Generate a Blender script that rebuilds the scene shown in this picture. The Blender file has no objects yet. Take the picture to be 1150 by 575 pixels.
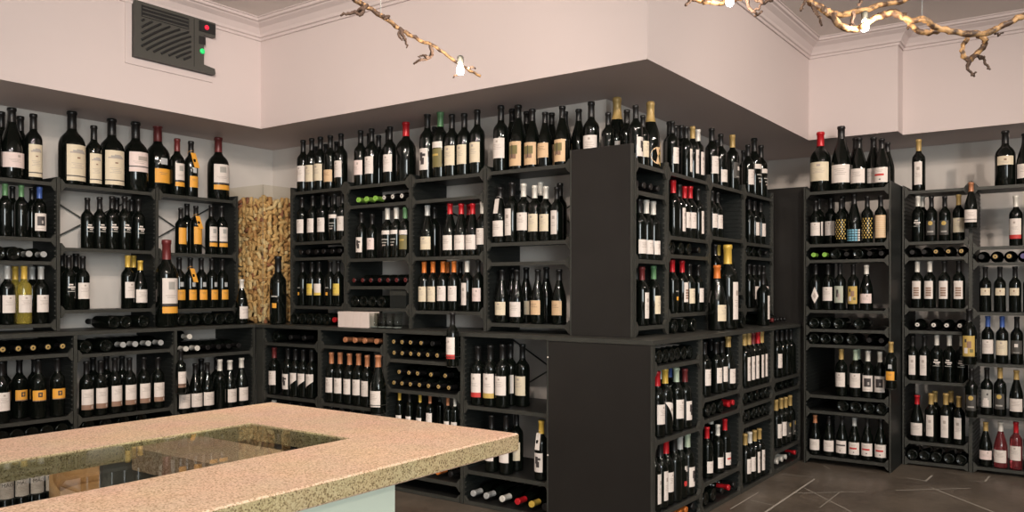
import bpy, math, random
from mathutils import Vector
random.seed(7)
SC = bpy.context.scene
COL = SC.collection
PI = math.pi
# ------------------------------------------------------------------ camera model
FPX, YH, TH = 920.0, 324.0, math.radians(35.81)
SN, CS = math.sin(TH), math.cos(TH)
EYE = 1.13
def ray(px, py):
    r = (px - 575) / FPX
    return Vector((r * CS - SN, r * SN + CS, -(py - YH) / FPX))
def on_x(px, py, x):
    d = ray(px, py) * 1.0
    d = d * (x / d.x); return Vector((d.x, d.y, d.z + EYE))
def on_y(px, py, y):
    d = ray(px, py)
    d = d * (y / d.y); return Vector((d.x, d.y, d.z + EYE))
def on_z(px, py, z):
    d = ray(px, py)
    d = d * ((z - EYE) / d.z); return Vector((d.x, d.y, d.z + EYE))
def at_depth(px, py, dep):
    d = ray(px, py) * dep
    return Vector((d.x, d.y, d.z + EYE))

# ------------------------------------------------------------------ materials
MATS = {}
def mat(name, col, rough=0.5, metal=0.0, spec=0.5, emit=0.0, trans=0.0, coat=0.0, noise=0.0, nscale=40.0):
    if name in MATS: return MATS[name]
    m = bpy.data.materials.new(name); m.use_nodes = True
    nt = m.node_tree; b = nt.nodes['Principled BSDF']
    c = (col[0], col[1], col[2], 1)
    b.inputs['Base Color'].default_value = c
    b.inputs['Roughness'].default_value = rough
    b.inputs['Metallic'].default_value = metal
    b.inputs['Specular IOR Level'].default_value = spec
    if coat: b.inputs['Coat Weight'].default_value = coat
    if trans: b.inputs['Transmission Weight'].default_value = trans
    if emit:
        b.inputs['Emission Color'].default_value = c
        b.inputs['Emission Strength'].default_value = emit
    if noise:
        tc = nt.nodes.new('ShaderNodeTexCoord'); nz = nt.nodes.new('ShaderNodeTexNoise')
        nz.inputs['Scale'].default_value = nscale; nz.inputs['Detail'].default_value = 5
        mx = nt.nodes.new('ShaderNodeMix'); mx.data_type = 'RGBA'
        k1, k2 = 1 - noise, 1 + noise
        mx.inputs[6].default_value = (col[0]*k1, col[1]*k1, col[2]*k1, 1)
        mx.inputs[7].default_value = (min(1, col[0]*k2), min(1, col[1]*k2), min(1, col[2]*k2), 1)
        nt.links.new(tc.outputs['Object'], nz.inputs['Vector'])
        nt.links.new(nz.outputs['Fac'], mx.inputs[0]); nt.links.new(mx.outputs[2], b.inputs['Base Color'])
    MATS[name] = m
    return m
def pane_mat(name, tint, ior=1.5, rough=0.0):
    m = bpy.data.materials.new(name); m.use_nodes = True
    nt = m.node_tree
    for n in list(nt.nodes): nt.nodes.remove(n)
    o = nt.nodes.new('ShaderNodeOutputMaterial'); mx = nt.nodes.new('ShaderNodeMixShader')
    f = nt.nodes.new('ShaderNodeFresnel'); f.inputs['IOR'].default_value = ior
    t = nt.nodes.new('ShaderNodeBsdfTransparent'); t.inputs[0].default_value = (*tint, 1)
    g = nt.nodes.new('ShaderNodeBsdfGlossy'); g.inputs['Roughness'].default_value = rough
    ge = nt.nodes.new('ShaderNodeNewGeometry'); mt = nt.nodes.new('ShaderNodeMath'); mt.operation = 'SUBTRACT'; mt.use_clamp = True
    nt.links.new(f.outputs[0], mt.inputs[0]); nt.links.new(ge.outputs['Backfacing'], mt.inputs[1])
    nt.links.new(mt.outputs[0], mx.inputs[0]); nt.links.new(t.outputs[0], mx.inputs[1])
    nt.links.new(g.outputs[0], mx.inputs[2]); nt.links.new(mx.outputs[0], o.inputs[0])
    MATS[name] = m
    return m

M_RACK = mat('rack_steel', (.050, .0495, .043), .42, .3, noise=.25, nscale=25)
M_PLATE = mat('shaded_shelf_plate', (.014, .014, .013), .45, .3, noise=.2, nscale=25)  # rack steel darkened, bay shade put into the plate colour
M_RACKIN = mat('shaded_rack_steel', (.0115, .0135, .0125), .5, .2)  # darker copy of the rack steel, shade inside the bays in its colour
M_PANEL = mat('panel_steel', (.033, .0295, .027), .32, .55, noise=.18, nscale=6)
M_PAINT = mat('bulkhead_paint', (.575, .49, .475), .7, noise=.015, nscale=2)
M_WALL = mat('wall_paint', (.62, .57, .53), .8, noise=.03, nscale=2)
M_CEIL = mat('ceiling_paint', (.78, .72, .68), .8)
M_GLASS = mat('dark_bottle_glass', (.003, .004, .003), .05, 0, .38)
M_LIP = mat('dark_lip', (.006, .006, .006), .2)
C = {
 'k': ((.010, .009, .009), .38), 'r': ((.46, .012, .018), .35), 'o': ((.62, .17, .03), .4), 'y': ((.62, .40, .07), .35),
 'w': ((.66, .62, .56), .45), 's': ((.40, .40, .39), .3), 'g': ((.10, .22, .10), .4), 'u': ((.05, .10, .32), .35),
 'm': ((.14, .022, .022), .4), 't': ((.42, .28, .10), .4), 'c': ((.42, .17, .08), .4), 'l': ((.42, .50, .38), .4),
 'n': ((.26, .50, .08), .4), 'p': ((.10, .08, .20), .35)}
CAPWORD = {'k': 'black', 'r': 'red', 'o': 'orange', 'y': 'yellow', 'w': 'white', 's': 'silver', 'g': 'dark-green', 'u': 'blue', 'm': 'maroon',
           't': 'gold', 'c': 'copper', 'l': 'pale-green', 'n': 'lime', 'p': 'purple'}
for k, (c, r) in C.items(): mat('capsule_' + k, c, r, .15, .5)
PC = {'paper': (.70, .62, .57), 'cream': (.66, .56, .41), 'pink': (.72, .58, .54), 'tan': (.64, .43, .25), 'orange': (.74, .34, .04),
      'yellow': (.70, .50, .09), 'red': (.50, .035, .03), 'brown': (.26, .15, .10), 'gold': (.50, .34, .09), 'ink': (.05, .04, .04),
      'grey': (.36, .34, .31), 'soft': (.40, .33, .29), 'olive': (.17, .14, .05), 'blue': (.16, .38, .50), 'sage': (.40, .42, .34),
      'charcoal': (.055, .05, .045), 'steel': (.42, .42, .42)}
for k, c in PC.items(): mat('print_' + k, c, .6, noise=.06 if k in ('paper', 'cream', 'pink', 'tan') else 0, nscale=60)

# ------------------------------------------------------------------ mesh helpers
class MB:
    def __init__(s): s.v, s.f, s.mi, s.mats, s.sm = [], [], [], [], []
    def slot(s, m):
        if m not in s.mats: s.mats.append(m)
        return s.mats.index(m)
    def face(s, idx, m, smooth=False): s.f.append(idx); s.mi.append(s.slot(m)); s.sm.append(smooth)
    def box(s, lo, hi, m):
        b = len(s.v); x0, y0, z0 = lo; x1, y1, z1 = hi
        s.v += [(x0,y0,z0),(x1,y0,z0),(x1,y1,z0),(x0,y1,z0),(x0,y0,z1),(x1,y0,z1),(x1,y1,z1),(x0,y1,z1)]
        for q in ((0,3,2,1),(4,5,6,7),(0,1,5,4),(1,2,6,5),(2,3,7,6),(3,0,4,7)): s.face([b+i for i in q], m)
    def prism(s, poly, ax, a0, a1, m):
        """poly: 2D points in the two other axes (order x,y,z minus ax), extruded along ax."""
        b = len(s.v); n = len(poly)
        for a in (a0, a1):
            for p in poly:
                q = list(p); q.insert(ax, a); s.v.append(tuple(q))
        s.face([b+i for i in range(n)], m); s.face([b+n+i for i in reversed(range(n))], m)
        for i in range(n):
            j = (i+1) % n; s.face([b+i, b+n+i, b+n+j, b+j], m)
    def lathe(s, prof, m, seg=20, c=(0,0,0), cap0=True, cap1=True):
        b = len(s.v)
        for r, z in prof:
            for i in range(seg):
                a = 2*PI*i/seg; s.v.append((c[0]+r*math.cos(a), c[1]+r*math.sin(a), c[2]+z))
        for k in range(len(prof)-1):
            for i in range(seg):
                j = (i+1) % seg
                s.face([b+k*seg+i, b+k*seg+j, b+(k+1)*seg+j, b+(k+1)*seg+i], m, True)
        if cap0: s.face([b+i for i in reversed(range(seg))], m)
        if cap1: s.face([b+(len(prof)-1)*seg+i for i in range(seg)], m)
    def tube(s, pts, rad, m, seg=8):
        pts = [Vector(p) for p in pts]; b = len(s.v); n = len(pts)
        if not isinstance(rad, (list, tuple)): rad = [rad]*n
        up = Vector((0,0,1)); prev = None
        for i, p in enumerate(pts):
            d = (pts[min(i+1,n-1)] - pts[max(i-1,0)]).normalized()
            if prev is None:
                u = d.cross(up if abs(d.z) < .9 else Vector((1,0,0))).normalized()
            else:
                u = (prev - d*prev.dot(d)).normalized()
            prev = u; w = d.cross(u)
            for k in range(seg):
                a = 2*PI*k/seg; q = p + (u*math.cos(a) + w*math.sin(a))*rad[i]; s.v.append(tuple(q))
        for i in range(n-1):
            for k in range(seg):
                j = (k+1) % seg; s.face([b+i*seg+k, b+i*seg+j, b+(i+1)*seg+j, b+(i+1)*seg+k], m, True)
        s.face([b+k for k in reversed(range(seg))], m); s.face([b+(n-1)*seg+k for k in range(seg)], m)
    def patch(s, z0, z1, a0, a1, rfun, m, n=8, nz=1, zf=None):
        """cylinder patch; angles in degrees measured from -Y (positive to +X). zf(a) may return (z0,z1)."""
        b = len(s.v)
        for k in range(nz+1):
            for i in range(n+1):
                a = a0 + (a1-a0)*i/n
                l, h = zf(a) if zf else (z0, z1)
                z = l + (h-l)*k/nz; t = math.radians(a); r = rfun(z)
                s.v.append((r*math.sin(t), -r*math.cos(t), z))
        for k in range(nz):
            for i in range(n):
                q = b + k*(n+1) + i; s.face([q, q+1, q+n+2, q+n+1], m, True)
    def mesh(s, name):
        me = bpy.data.meshes.new(name); me.from_pydata(s.v, [], s.f)
        for m in s.mats: me.materials.append(m)
        me.polygons.foreach_set('material_index', s.mi); me.polygons.foreach_set('use_smooth', s.sm)
        me.update(); return me
    def build(s, name, parent=None, loc=None):
        return link(name, s.mesh(name), parent, loc)
def link(name, data, parent=None, loc=None):
    o = bpy.data.objects.new(name, data); COL.objects.link(o)
    if parent is not None: o.parent = parent
    if loc is not None: o.location = loc
    return o
def empty(name, loc=(0,0,0), rz=0.0):
    o = link(name, None, None, loc); o.empty_display_size = .05; o.rotation_euler = (0,0,rz); return o
def tag(o, label, cat, group=None, kind=None):
    o['label'] = label; o['category'] = cat
    if group: o['group'] = group
    if kind: o['kind'] = kind
    return o
def struct(name, mb, label=None):
    o = mb.build(name); o['kind'] = 'structure'
    if label: o['label'] = label
    return o

# ------------------------------------------------------------------ room shell
H_CEIL, H_SOF = 2.79, 2.13
XA, YB, XC, YD = -4.88, 3.80, -2.127, 6.38
XR, YR = 3.2, -3.2
SXA, SYB, SXC, SYD1, SXS, SYD2 = -4.277, 3.24, -1.61, 5.655, -1.057, 5.81

def floor_mat():
    m = bpy.data.materials.new('slate_floor'); m.use_nodes = True
    nt = m.node_tree; b = nt.nodes['Principled BSDF']; L = nt.links.new
    tc = nt.nodes.new('ShaderNodeTexCoord')
    n1 = nt.nodes.new('ShaderNodeTexNoise'); n1.inputs['Scale'].default_value = 3.5; n1.inputs['Detail'].default_value = 8
    n2 = nt.nodes.new('ShaderNodeTexNoise'); n2.inputs['Scale'].default_value = 26; n2.inputs['Detail'].default_value = 6
    L(tc.outputs['Object'], n1.inputs['Vector']); L(tc.outputs['Object'], n2.inputs['Vector'])
    r = nt.nodes.new('ShaderNodeValToRGB')
    r.color_ramp.elements[0].position = .3; r.color_ramp.elements[0].color = (.056, .044, .034, 1)
    r.color_ramp.elements[1].position = .72; r.color_ramp.elements[1].color = (.145, .118, .092, 1)
    mx = nt.nodes.new('ShaderNodeMix'); mx.data_type = 'FLOAT'; mx.inputs[0].default_value = .35
    L(n1.outputs['Fac'], mx.inputs[2]); L(n2.outputs['Fac'], mx.inputs[3]); L(mx.outputs[0], r.inputs[0])
    L(r.outputs[0], b.inputs['Base Color'])
    b.inputs['Roughness'].default_value = .38
    bp = nt.nodes.new('ShaderNodeBump'); bp.inputs['Strength'].default_value = .15; L(n2.outputs['Fac'], bp.inputs['Height']); L(bp.outputs[0], b.inputs['Normal'])
    return m
M_FLOOR = floor_mat(); M_GROUT = mat('pale_grout', (.34, .31, .27), .8)
mb = MB(); mb.box((-5.2, YR-.2, -.1), (XR+.2, 6.7, 0), M_FLOOR); fl = struct('floor', mb)
gm = MB()
def gline(p, q, w=.006):
    a, b = on_z(*p, 0), on_z(*q, 0); d = (b-a); d.z = 0; n = Vector((-d.y, d.x, 0)).normalized()*w/2
    i = len(gm.v)
    for v in (a-n, b-n, b+n, a+n): gm.v.append((v.x, v.y, .0012))
    gm.face([i, i+1, i+2, i+3], M_GROUT)
for a, b, w in [((857,577),(915,538),.012),((903,548),(960,577),.006),((893,554),(972,552.5),.007),((943,553),(921,570),.005),((843,562),(870,568),.006),
                ((1006,551),(1090,548.5),.009),((1046,548),(1120,577),.010),((1019,537),(1040,540.5),.010),((1039,541),(1047,534),.012),
                ((1088,540),(1108,541.5),.006),((1106,541.5),(1111,535),.010),((1060,530.5),(1083,533),.005),((878,533),(914,536),.006),((820,572),(852,553),.006),
                ((925,523),(932,527),.006),((950,527.5),(985,531),.005)]:
    gline(a, b, w)
g = gm.build('grout_line', fl)

def wallbox(name, lo, hi, m=M_WALL):
    b = MB(); b.box(lo, hi, m); return struct(name, b)
wallbox('wall_left', (XA-.2, YR-.2, 0), (XA, YB, H_CEIL))
wallbox('wall_back', (XA-.2, YB, 0), (XC, 6.7, H_CEIL))          # block whose faces stand behind the long racks and the pillar flank
wallbox('wall_far', (XC, YD, 0), (XR+.2, 6.7, H_CEIL))
WZ0, WZ1 = .5, 2.4
W1, W2 = (-2.9, -.7), (.7, 2.3)                                # shop windows: W1 in the right wall (along y), W2 in the rear wall (along x)
b = MB()
for x0, x1 in ((XA, W2[0]), (W2[1], XR+.2)): b.box((x0, YR-.2, 0), (x1, YR, H_CEIL), M_WALL)
b.box((W2[0], YR-.2, 0), (W2[1], YR, WZ0), M_WALL); b.box((W2[0], YR-.2, WZ1), (W2[1], YR, H_CEIL), M_WALL)
struct('wall_rear', b)
b = MB()
for y0, y1 in ((YR, W1[0]), (W1[1], YD)): b.box((XR, y0, 0), (XR+.2, y1, H_CEIL), M_WALL)
b.box((XR, W1[0], 0), (XR+.2, W1[1], WZ0), M_WALL); b.box((XR, W1[0], WZ1), (XR+.2, W1[1], H_CEIL), M_WALL)
struct('wall_right', b)
M_PANE = pane_mat('window_glass', (.95, .97, .96))
for i, (a0, a1) in enumerate((W1, W2)):
    def wb(b, u0, u1, z0, z1, th, m):
        if i == 0: b.box((XR+.1-th, u0, z0), (XR+.1+th, u1, z1), m)
        else: b.box((u0, YR-.1-th, z0), (u1, YR-.1+th, z1), m)
    b = MB(); mid = (a0+a1)/2
    for u0, u1, z0, z1 in ((a0, a0+.06, WZ0, WZ1), (a1-.06, a1, WZ0, WZ1), (a0, a1, WZ0, WZ0+.06), (a0, a1, WZ1-.06, WZ1), (mid-.025, mid+.025, WZ0, WZ1)): wb(b, u0, u1, z0, z1, .03, M_RACK)
    w = struct('window_%d' % (i+1), b)
    p = MB(); wb(p, a0+.06, a1-.06, WZ0+.06, WZ1-.06, .004, M_PANE); p.build('pane', w)
b = MB(); b.box((XA-.2, YR-.2, H_CEIL), (XR+.2, 6.7, H_CEIL+.1), M_CEIL); struct('ceiling', b)
# dropped bulkhead over the racks
front = [(SXA, YR), (SXA, SYB), (SXC, SYB), (SXC, SYD1), (SXS, SYD1), (SXS, SYD2), (XR, SYD2)]
b = MB()
b.box((XA+.001, YR+.001, H_SOF), (SXA, SYB, H_CEIL-.001), M_PAINT)
b.box((XA+.001, SYB, H_SOF), (SXC, YB-.001, H_CEIL-.001), M_PAINT)
b.box((XC+.001, YB-.001, H_SOF), (SXC, SYD1, H_CEIL-.001), M_PAINT)
b.box((XC+.001, SYD1, H_SOF), (SXS, SYD2, H_CEIL-.001), M_PAINT)
b.box((XC+.001, SYD2, H_SOF), (XR-.001, YD-.001, H_CEIL-.001), M_PAINT)
struct('wall_bulkhead', b)
# crown moulding along the bulkhead
def offset_line(pts, o):
    out = []
    def nrm(a, c):
        d = Vector((c[0]-a[0], c[1]-a[1])).normalized(); return Vector((d.y, -d.x))   # room side is to the right of travel
    for i, p in enumerate(pts):
        ns = []
        if i > 0: ns.append(nrm(pts[i-1], p))
        if i < len(pts)-1: ns.append(nrm(p, pts[i+1]))
        q = Vector(p)
        if len(ns) == 1 or (ns[0]-ns[1]).length < 1e-6: q += ns[0]*o
        else: q += (ns[0]+ns[1])*o
        out.append(q)
    return out
prof = [(0.0, -.115), (.010, -.115), (.012, -.100), (.022, -.096), (.026, -.080), (.045, -.050), (.072, -.032), (.076, -.026), (.090, -.022), (.092, -.008), (.100, -.006), (.100, 0)]
b = MB(); rows = []
for o_, dz in prof:
    base = len(b.v)
    for q in offset_line(front, o_): b.v.append((q.x, q.y, H_CEIL+dz-.0005))
    rows.append(base)
n = len(front)
for k in range(len(prof)-1):
    for i in range(n-1): b.face([rows[k]+i, rows[k]+i+1, rows[k+1]+i+1, rows[k+1]+i], M_PAINT)
struct('trim_1', b)

# ------------------------------------------------------------------ racks
RACKS = {}
T_SIDE = .009
class Rack: pass
def rack(key, side, front_, depth, t0, t1, shelves, z0, z1, bay, brace=None, label=None, open_top=False):
    """side 'X': faces +X, runs along Y; side 'Y': faces -Y, runs along X. Local axes: x = along, y = inward, z = up."""
    R = Rack(); R.key, R.side, R.front, R.depth, R.t0, R.t1, R.bay, R.z0, R.z1 = key, side, front_, depth, t0, t1, bay, z0, z1
    R.sh = []
    for s in shelves:
        if isinstance(s, tuple):
            p = on_x(s[0], s[1], front_) if side == 'X' else on_y(s[0], s[1], front_); R.sh.append(p.z)
        else: R.sh.append(s)
    root = empty('wine_rack', (front_, t0, z0) if side == 'X' else (t0, front_, z0), PI/2 if side == 'X' else 0.0)
    R.root = root
    tag(root, label or ('black steel wine rack, %s, filled with bottles' % bay), 'wine rack', 'modular steel wine rack bays')
    w = t1 - t0; hz = z1 - z0
    for k in (0, 1):
        b = MB(); xa = 0 if k == 0 else w - T_SIDE; xb = xa + T_SIDE
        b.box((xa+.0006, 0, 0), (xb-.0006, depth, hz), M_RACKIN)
        b.box((xa+.0004, -.004, 0), (xb-.0004, .012, hz), M_RACK)         # rolled front edge
        z = .03
        while z < hz - .02:                                              # pressed ribs and the row of slots behind the edge
            if k == 0: b.box((xb-.001, .020, z), (xb+.0028, depth-.01, z+.009), M_RACKIN)
            else: b.box((xa-.0028, .020, z), (xa+.001, depth-.01, z+.009), M_RACKIN)
            if k == 0: b.box((xb-.001, .013, z+.001), (xb+.0036, .019, z+.008), M_RACK)
            else: b.box((xa-.0036, .013, z+.001), (xa+.001, .019, z+.008), M_RACK)
            z += .025
        b.build('side_panel', root)
    for zs in R.sh:
        b = MB(); z = zs - z0; xl, xr = T_SIDE + .004, w - T_SIDE - .004
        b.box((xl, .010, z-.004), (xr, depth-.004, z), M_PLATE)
        b.box((xl, -.002, z-.018), (xr, .010, z+.001), M_RACK)
        up = .028 if z + .03 < hz or open_top else .0
        for s_, xe in ((1, xl), (-1, xr)):                                # flared end brackets
            zlow = max(z-.042, .002)
            pts = [(xe, zlow), (xe + s_*.006, zlow), (xe + s_*.026, z-.017), (xe + s_*.026, z-.001)]
            if up: pts += [(xe + s_*.006, z+up-.004), (xe, z+up-.004)]
            else: pts += [(xe, z)]
            b.prism(pts if s_ > 0 else pts[::-1], 1, -.003, .011, M_RACK)
        b.build('shelf', root)
    if brace:
        b = MB()
        for sgn in (0, 1):
            za, zb = (brace[0]-z0, brace[1]-z0) if sgn else (brace[1]-z0, brace[0]-z0)
            b.tube([(.014, depth-.012-.006*sgn, za), (w-.014, depth-.012-.006*sgn, zb)], .0045, M_RACK, 6)
        b.build('cross_brace', root)
    RACKS[key] = R
    return R

UA, LA_, UB, LB, UC, LC = -4.60, -4.458, 3.477, 3.336, -1.78, -1.617
ZL = .899                                                                  # ledge top
ua = [(1.12, 1.694), (1.694, 2.165), (2.165, 2.738), (2.738, 3.303)]
ya = [1.125, 1.694, 2.700, 3.303]
ya = [1.125, 1.694, 2.498, 3.303]
ya = [on_x(p, 300, UA).y for p in (-46, 65.3, 176.3, 267)]
yal = [on_x(p, 300, LA_).y for p in (-40, 84.5, 197, 290)]
xb_ = [on_y(p, 300, UB).x for p in (326.5, 388, 461, 545, 642.5)]
xbl = [on_y(p, 300, LB).x for p in (295, 358.5, 432, 519, 619.5)]
yc = [on_x(p, 300, UC).y for p in (711.3, 749.5, 797, 836, 868)]
ycl = [on_x(p, 300, LC).y for p in (732, 787.5, 832.5, 868, 899)]
yal[3] = 3.328
ZU = 1.70
UT = ZL + .001
rack('A1', 'X', UA, .275, ya[0], ya[1], [1.702, (60,268), (60,294), (60,363.5)], UT, 1.735, 'outermost cooler-wall upper bay', open_top=True)
rack('A2', 'X', UA, .275, ya[1], ya[2], [1.702, (120,280), (120,347.5)], UT, 1.735, 'middle cooler-wall upper bay', brace=(1.37, 1.68), open_top=True)
rack('A3', 'X', UA, .275, ya[2], ya[3], [1.702, (220,285), (230,346.5)], UT, 1.735, 'corkside cooler-wall upper bay', brace=(1.37, 1.68), open_top=True)
LT = ZL - .021
rack('a1', 'X', LA_, .41, yal[0], yal[1], [(40,399), (40,472), .345, .02], 0.0, LT, 'outermost cooler-wall lower bay')
rack('a2', 'X', LA_, .41, yal[1], yal[2], [(140,395), (140,464), .345, .02], 0.0, LT, 'middle cooler-wall lower bay')
rack('a3', 'X', LA_, .41, yal[2], yal[3], [(240,397), (235,462.5), .345, .02], 0.0, LT, 'corkside cooler-wall lower bay')
rack('B1', 'Y', UB, .31, xb_[0], xb_[1], [1.752, (357,271), (357,289), (357,344)], UT, 1.785, 'corkside long-wall upper bay', open_top=True)
rack('B2', 'Y', UB, .31, xb_[1], xb_[2], [1.752, (424,229), (424,290), (424,321.5), (424,346)], UT, 1.785, 'second long-wall upper bay', open_top=True)
rack('B3', 'Y', UB, .31, xb_[2], xb_[3], [1.752, (502,222.5), (502,288), (502,349.6)], UT, 1.785, 'third long-wall upper bay', brace=(1.40, 1.60), open_top=True)
rack('B4', 'Y', UB, .31, xb_[3], xb_[4], [1.752, (593,271.5), (593,294), (593,364)], UT, 1.785, 'panel-side long-wall upper bay', brace=(1.38, 1.68), open_top=True)
rack('b1', 'Y', LB, .45, xbl[0], xbl[1], [(325,386), (325,446), .12], 0.0, LT, 'corkside long-wall lower bay')
rack('b2', 'Y', LB, .45, xbl[1], xbl[2], [(395,389.5), (395,456), .12], 0.0, LT, 'second long-wall lower bay')
rack('b3', 'Y', LB, .45, xbl[2], xbl[3], [(476,405.5), (476,440.3), .352, (494,539.5), .02], 0.0, LT, 'third long-wall lower bay')
rack('b4', 'Y', LB, .45, xbl[3], xbl[4], [(568,460), (568,535), .02], 0.0, LT, 'panel-side long-wall lower bay', brace=(.54, .84))
rack('C1', 'X', UC, .335, yc[0]+.012, yc[1], [1.722, (730,217), (730,292), (730,366)], UT, 1.765, 'panel-side pillar-flank upper bay', open_top=True)
rack('C2', 'X', UC, .335, yc[1], yc[2], [1.722, (770,267), (770,287), (770,351.5)], UT, 1.765, 'second pillar-flank upper bay', open_top=True)
rack('C3', 'X', UC, .335, yc[2], yc[3], [1.722, (816,267.5), (821,328), (821,347)], UT, 1.765, 'third pillar-flank upper bay', open_top=True)
rack('C4', 'X', UC, .335, yc[3], yc[4], [1.722, (852,274), (852,289), (852,346)], UT, 1.765, 'deepest pillar-flank upper bay', open_top=True)
rack('c1', 'X', LC, .49, ycl[0]+.016, ycl[1], [(760,408), (760,488), (768,564), .02], 0.0, LT, 'panel-side pillar-flank lower bay')
rack('c2', 'X', LC, .49, ycl[1], ycl[2], [(810,443), (810,466), (810,534), .02], 0.0, LT, 'second pillar-flank lower bay')
rack('c3', 'X', LC, .49, ycl[2], ycl[3], [(850,434), (850,452), (850,472), (850,541)], 0.0, LT, 'third pillar-flank lower bay')
rack('c4', 'X', LC, .49, ycl[3], ycl[4], [(884,423), (884,437), (884,501), .02], 0.0, LT, 'deepest pillar-flank lower bay')
FD1, FD2 = 5.42, 5.74
xd = [on_y(903, 300, FD1).x, on_y(1000.5, 300, FD1).x]
xe = [on_y(1013.5, 300, FD2).x, on_y(1090, 300, FD2).x, on_y(1090, 300, FD2).x + .545]
rack('D1', 'Y', FD1, .72, xd[0], xd[1], [1.752, (951,273.5), (951,291.5), (951,348.7), (951,370.4), (951,388), (951,446), (951,464), .055], .0, 1.79, 'jutting far-wall bay', open_top=True)
rack('D2', 'Y', FD2, .40, xe[0], xe[1], [1.752, (1052,271), (1052,288.7), (1052,346.5), (1052,372), (1052,429), (1052,498), .03], .0, 1.79, 'middle far-wall bay', open_top=True)
rack('D3', 'Y', FD2, .40, xe[1], xe[2], [1.752, (1125,276.5), (1125,294.8), (1125,351), (1125,409), (1125,468), (1125,527)], .0, 1.79, 'outer far-wall bay', open_top=True)

def panel(lo, hi, label, edge):
    r = empty('end_panel', ((lo[0]+hi[0])/2, (lo[1]+hi[1])/2, lo[2])); tag(r, label, 'panel')
    ox, oy, oz = r.location
    b = MB(); b.box((lo[0]-ox+.004, lo[1]-oy, 0), (hi[0]-ox-.004, hi[1]-oy, hi[2]-lo[2]), M_PANEL); b.build('steel_sheet', r)
    for x in (lo[0], hi[0]-.007):
        b = MB(); b.box((x-ox, lo[1]-oy-.003, 0), (x-ox+.007, hi[1]-oy, hi[2]-lo[2]), M_RACK)
        b.build('edge_strip', r)
    if edge:
        for z in edge:
            b = MB(); b.lathe([(.0045, 0), (.0045, .003), (.002, .005)], MATS['capsule_w'], 10)
            o = b.build('rivet', r, (lo[0]-ox+.006, lo[1]-oy-.002, z-lo[2])); o.rotation_euler = (PI/2, 0, 0)
    return r
panel((-2.120, yc[0]-.010, UT), (-1.781, yc[0]+.008, 1.808), 'tall black steel sheet ending the upper pillar racks, standing on the ledge', None)
panel((xbl[4]+.002, ycl[0]-.004, 0.0), (-1.613, ycl[0]+.012, LT), 'wide black steel sheet under the ledge at the pillar corner', (.80, .33))
panel((XC+.004, 5.50, 0.0), (xd[0]-.003, 5.52, 1.80), 'dark steel filler sheet between pillar racks and the jutting bay', None)

# the ledge: one continuous L over all the lower racks
b = MB(); z0, z1 = ZL-.020, ZL
pts = [(XA+.003, yal[0]-.02), (LA_+.006, yal[0]-.02), (LA_+.006, LB-.008), (xbl[4], LB-.008), (xbl[4]+.002, ycl[0]-.010), (-1.607, ycl[0]-.010), (-1.607, ycl[4]+.005), (XC+.002, ycl[4]+.005), (XC+.002, YB-.003), (XA+.003, YB-.003)]
b.prism(pts, 2, z0+.0003, z1, M_RACK)
lg = b.build('steel_ledge'); tag(lg, 'dark steel ledge running over all the lower wine racks', 'ledge')
b = MB(); b.box((LA_-.012, LB+.012, 0), (xbl[0]-.002, LB+.03, LT), M_RACK); b.build('corner_post', lg)

# ------------------------------------------------------------------ bottles
TOPS = {'A1','A2','A3','B1','B2','B3','B4','C1','C2','C3','C4','D1','D2','D3'}
KIND = {  # H, R, profile [(r/R, z/H)], capsule start
 'b': (.315, .0375, [(.80,0),(.97,.008),(1,.02),(1,.60),(.985,.63),(.90,.67),(.70,.705),(.50,.735),(.415,.765),(.385,.80),(.375,.95),(.43,.955),(.43,.985),(.40,1.0)], .775),
 'g': (.305, .0415, [(.80,0),(.97,.008),(1,.02),(1,.40),(.985,.45),(.92,.52),(.78,.60),(.61,.68),(.47,.75),(.385,.80),(.35,.86),(.345,.955),(.41,.96),(.41,.985),(.38,1.0)], .80),
 'm': (.385, .0640, [(.80,0),(.97,.008),(1,.02),(1,.52),(.99,.56),(.94,.60),(.83,.645),(.65,.685),(.47,.715),(.37,.745),(.335,.78),(.33,.955),(.385,.96),(.385,.985),(.35,1.0)], .765),
 'G': (.385, .0580, [(.80,0),(.97,.008),(1,.02),(1,.38),(.985,.43),(.92,.50),(.78,.59),(.60,.68),(.45,.75),(.37,.80),(.34,.86),(.335,.955),(.39,.96),(.39,.985),(.36,1.0)], .80),
 's': (.315, .0440, [(.80,0),(.97,.008),(1,.02),(1,.42),(.98,.48),(.88,.56),(.70,.64),(.52,.71),(.42,.77),(.385,.83),(.385,.94),(.42,.945),(.42,.985),(.34,1.0)], .70),
}
KWORD = {'b': 'bordeaux', 'g': 'burgundy', 'm': 'magnum', 'G': 'large burgundy', 's': 'sparkling-wine'}
KNAME = {'b': 'bordeaux_bottle', 'g': 'burgundy_bottle', 'm': 'magnum_bottle', 'G': 'burgundy_magnum', 's': 'sparkling_wine_bottle'}
def interp(prof, z):
    for (r0, z0), (r1, z1) in zip(prof, prof[1:]):
        if z0 <= z <= z1: return r0 + (r1-r0)*((z-z0)/max(1e-9, z1-z0))
    return prof[-1][0]
GLASS = {'': M_GLASS,
         '*': mat('white_wine_glass', (.62, .50, .10), .05, trans=.75),
         '+': mat('rose_wine_glass', (.42, .07, .08), .06, trans=.8)}
BODY, CAPM, LABM = {}, {}, {}
def body_mesh(k, gl=''):
    if (k, gl) not in BODY:
        H, R, pr, cs = KIND[k]; b = MB(); m = GLASS[gl]
        b.lathe([(R*.30, .012*H+.004), (R*.62, .006)] + [(r*R, z*H) for r, z in pr], m, 22, cap0=True)
        BODY[(k, gl)] = b.mesh('bottle_glass')
    return BODY[(k, gl)]
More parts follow.
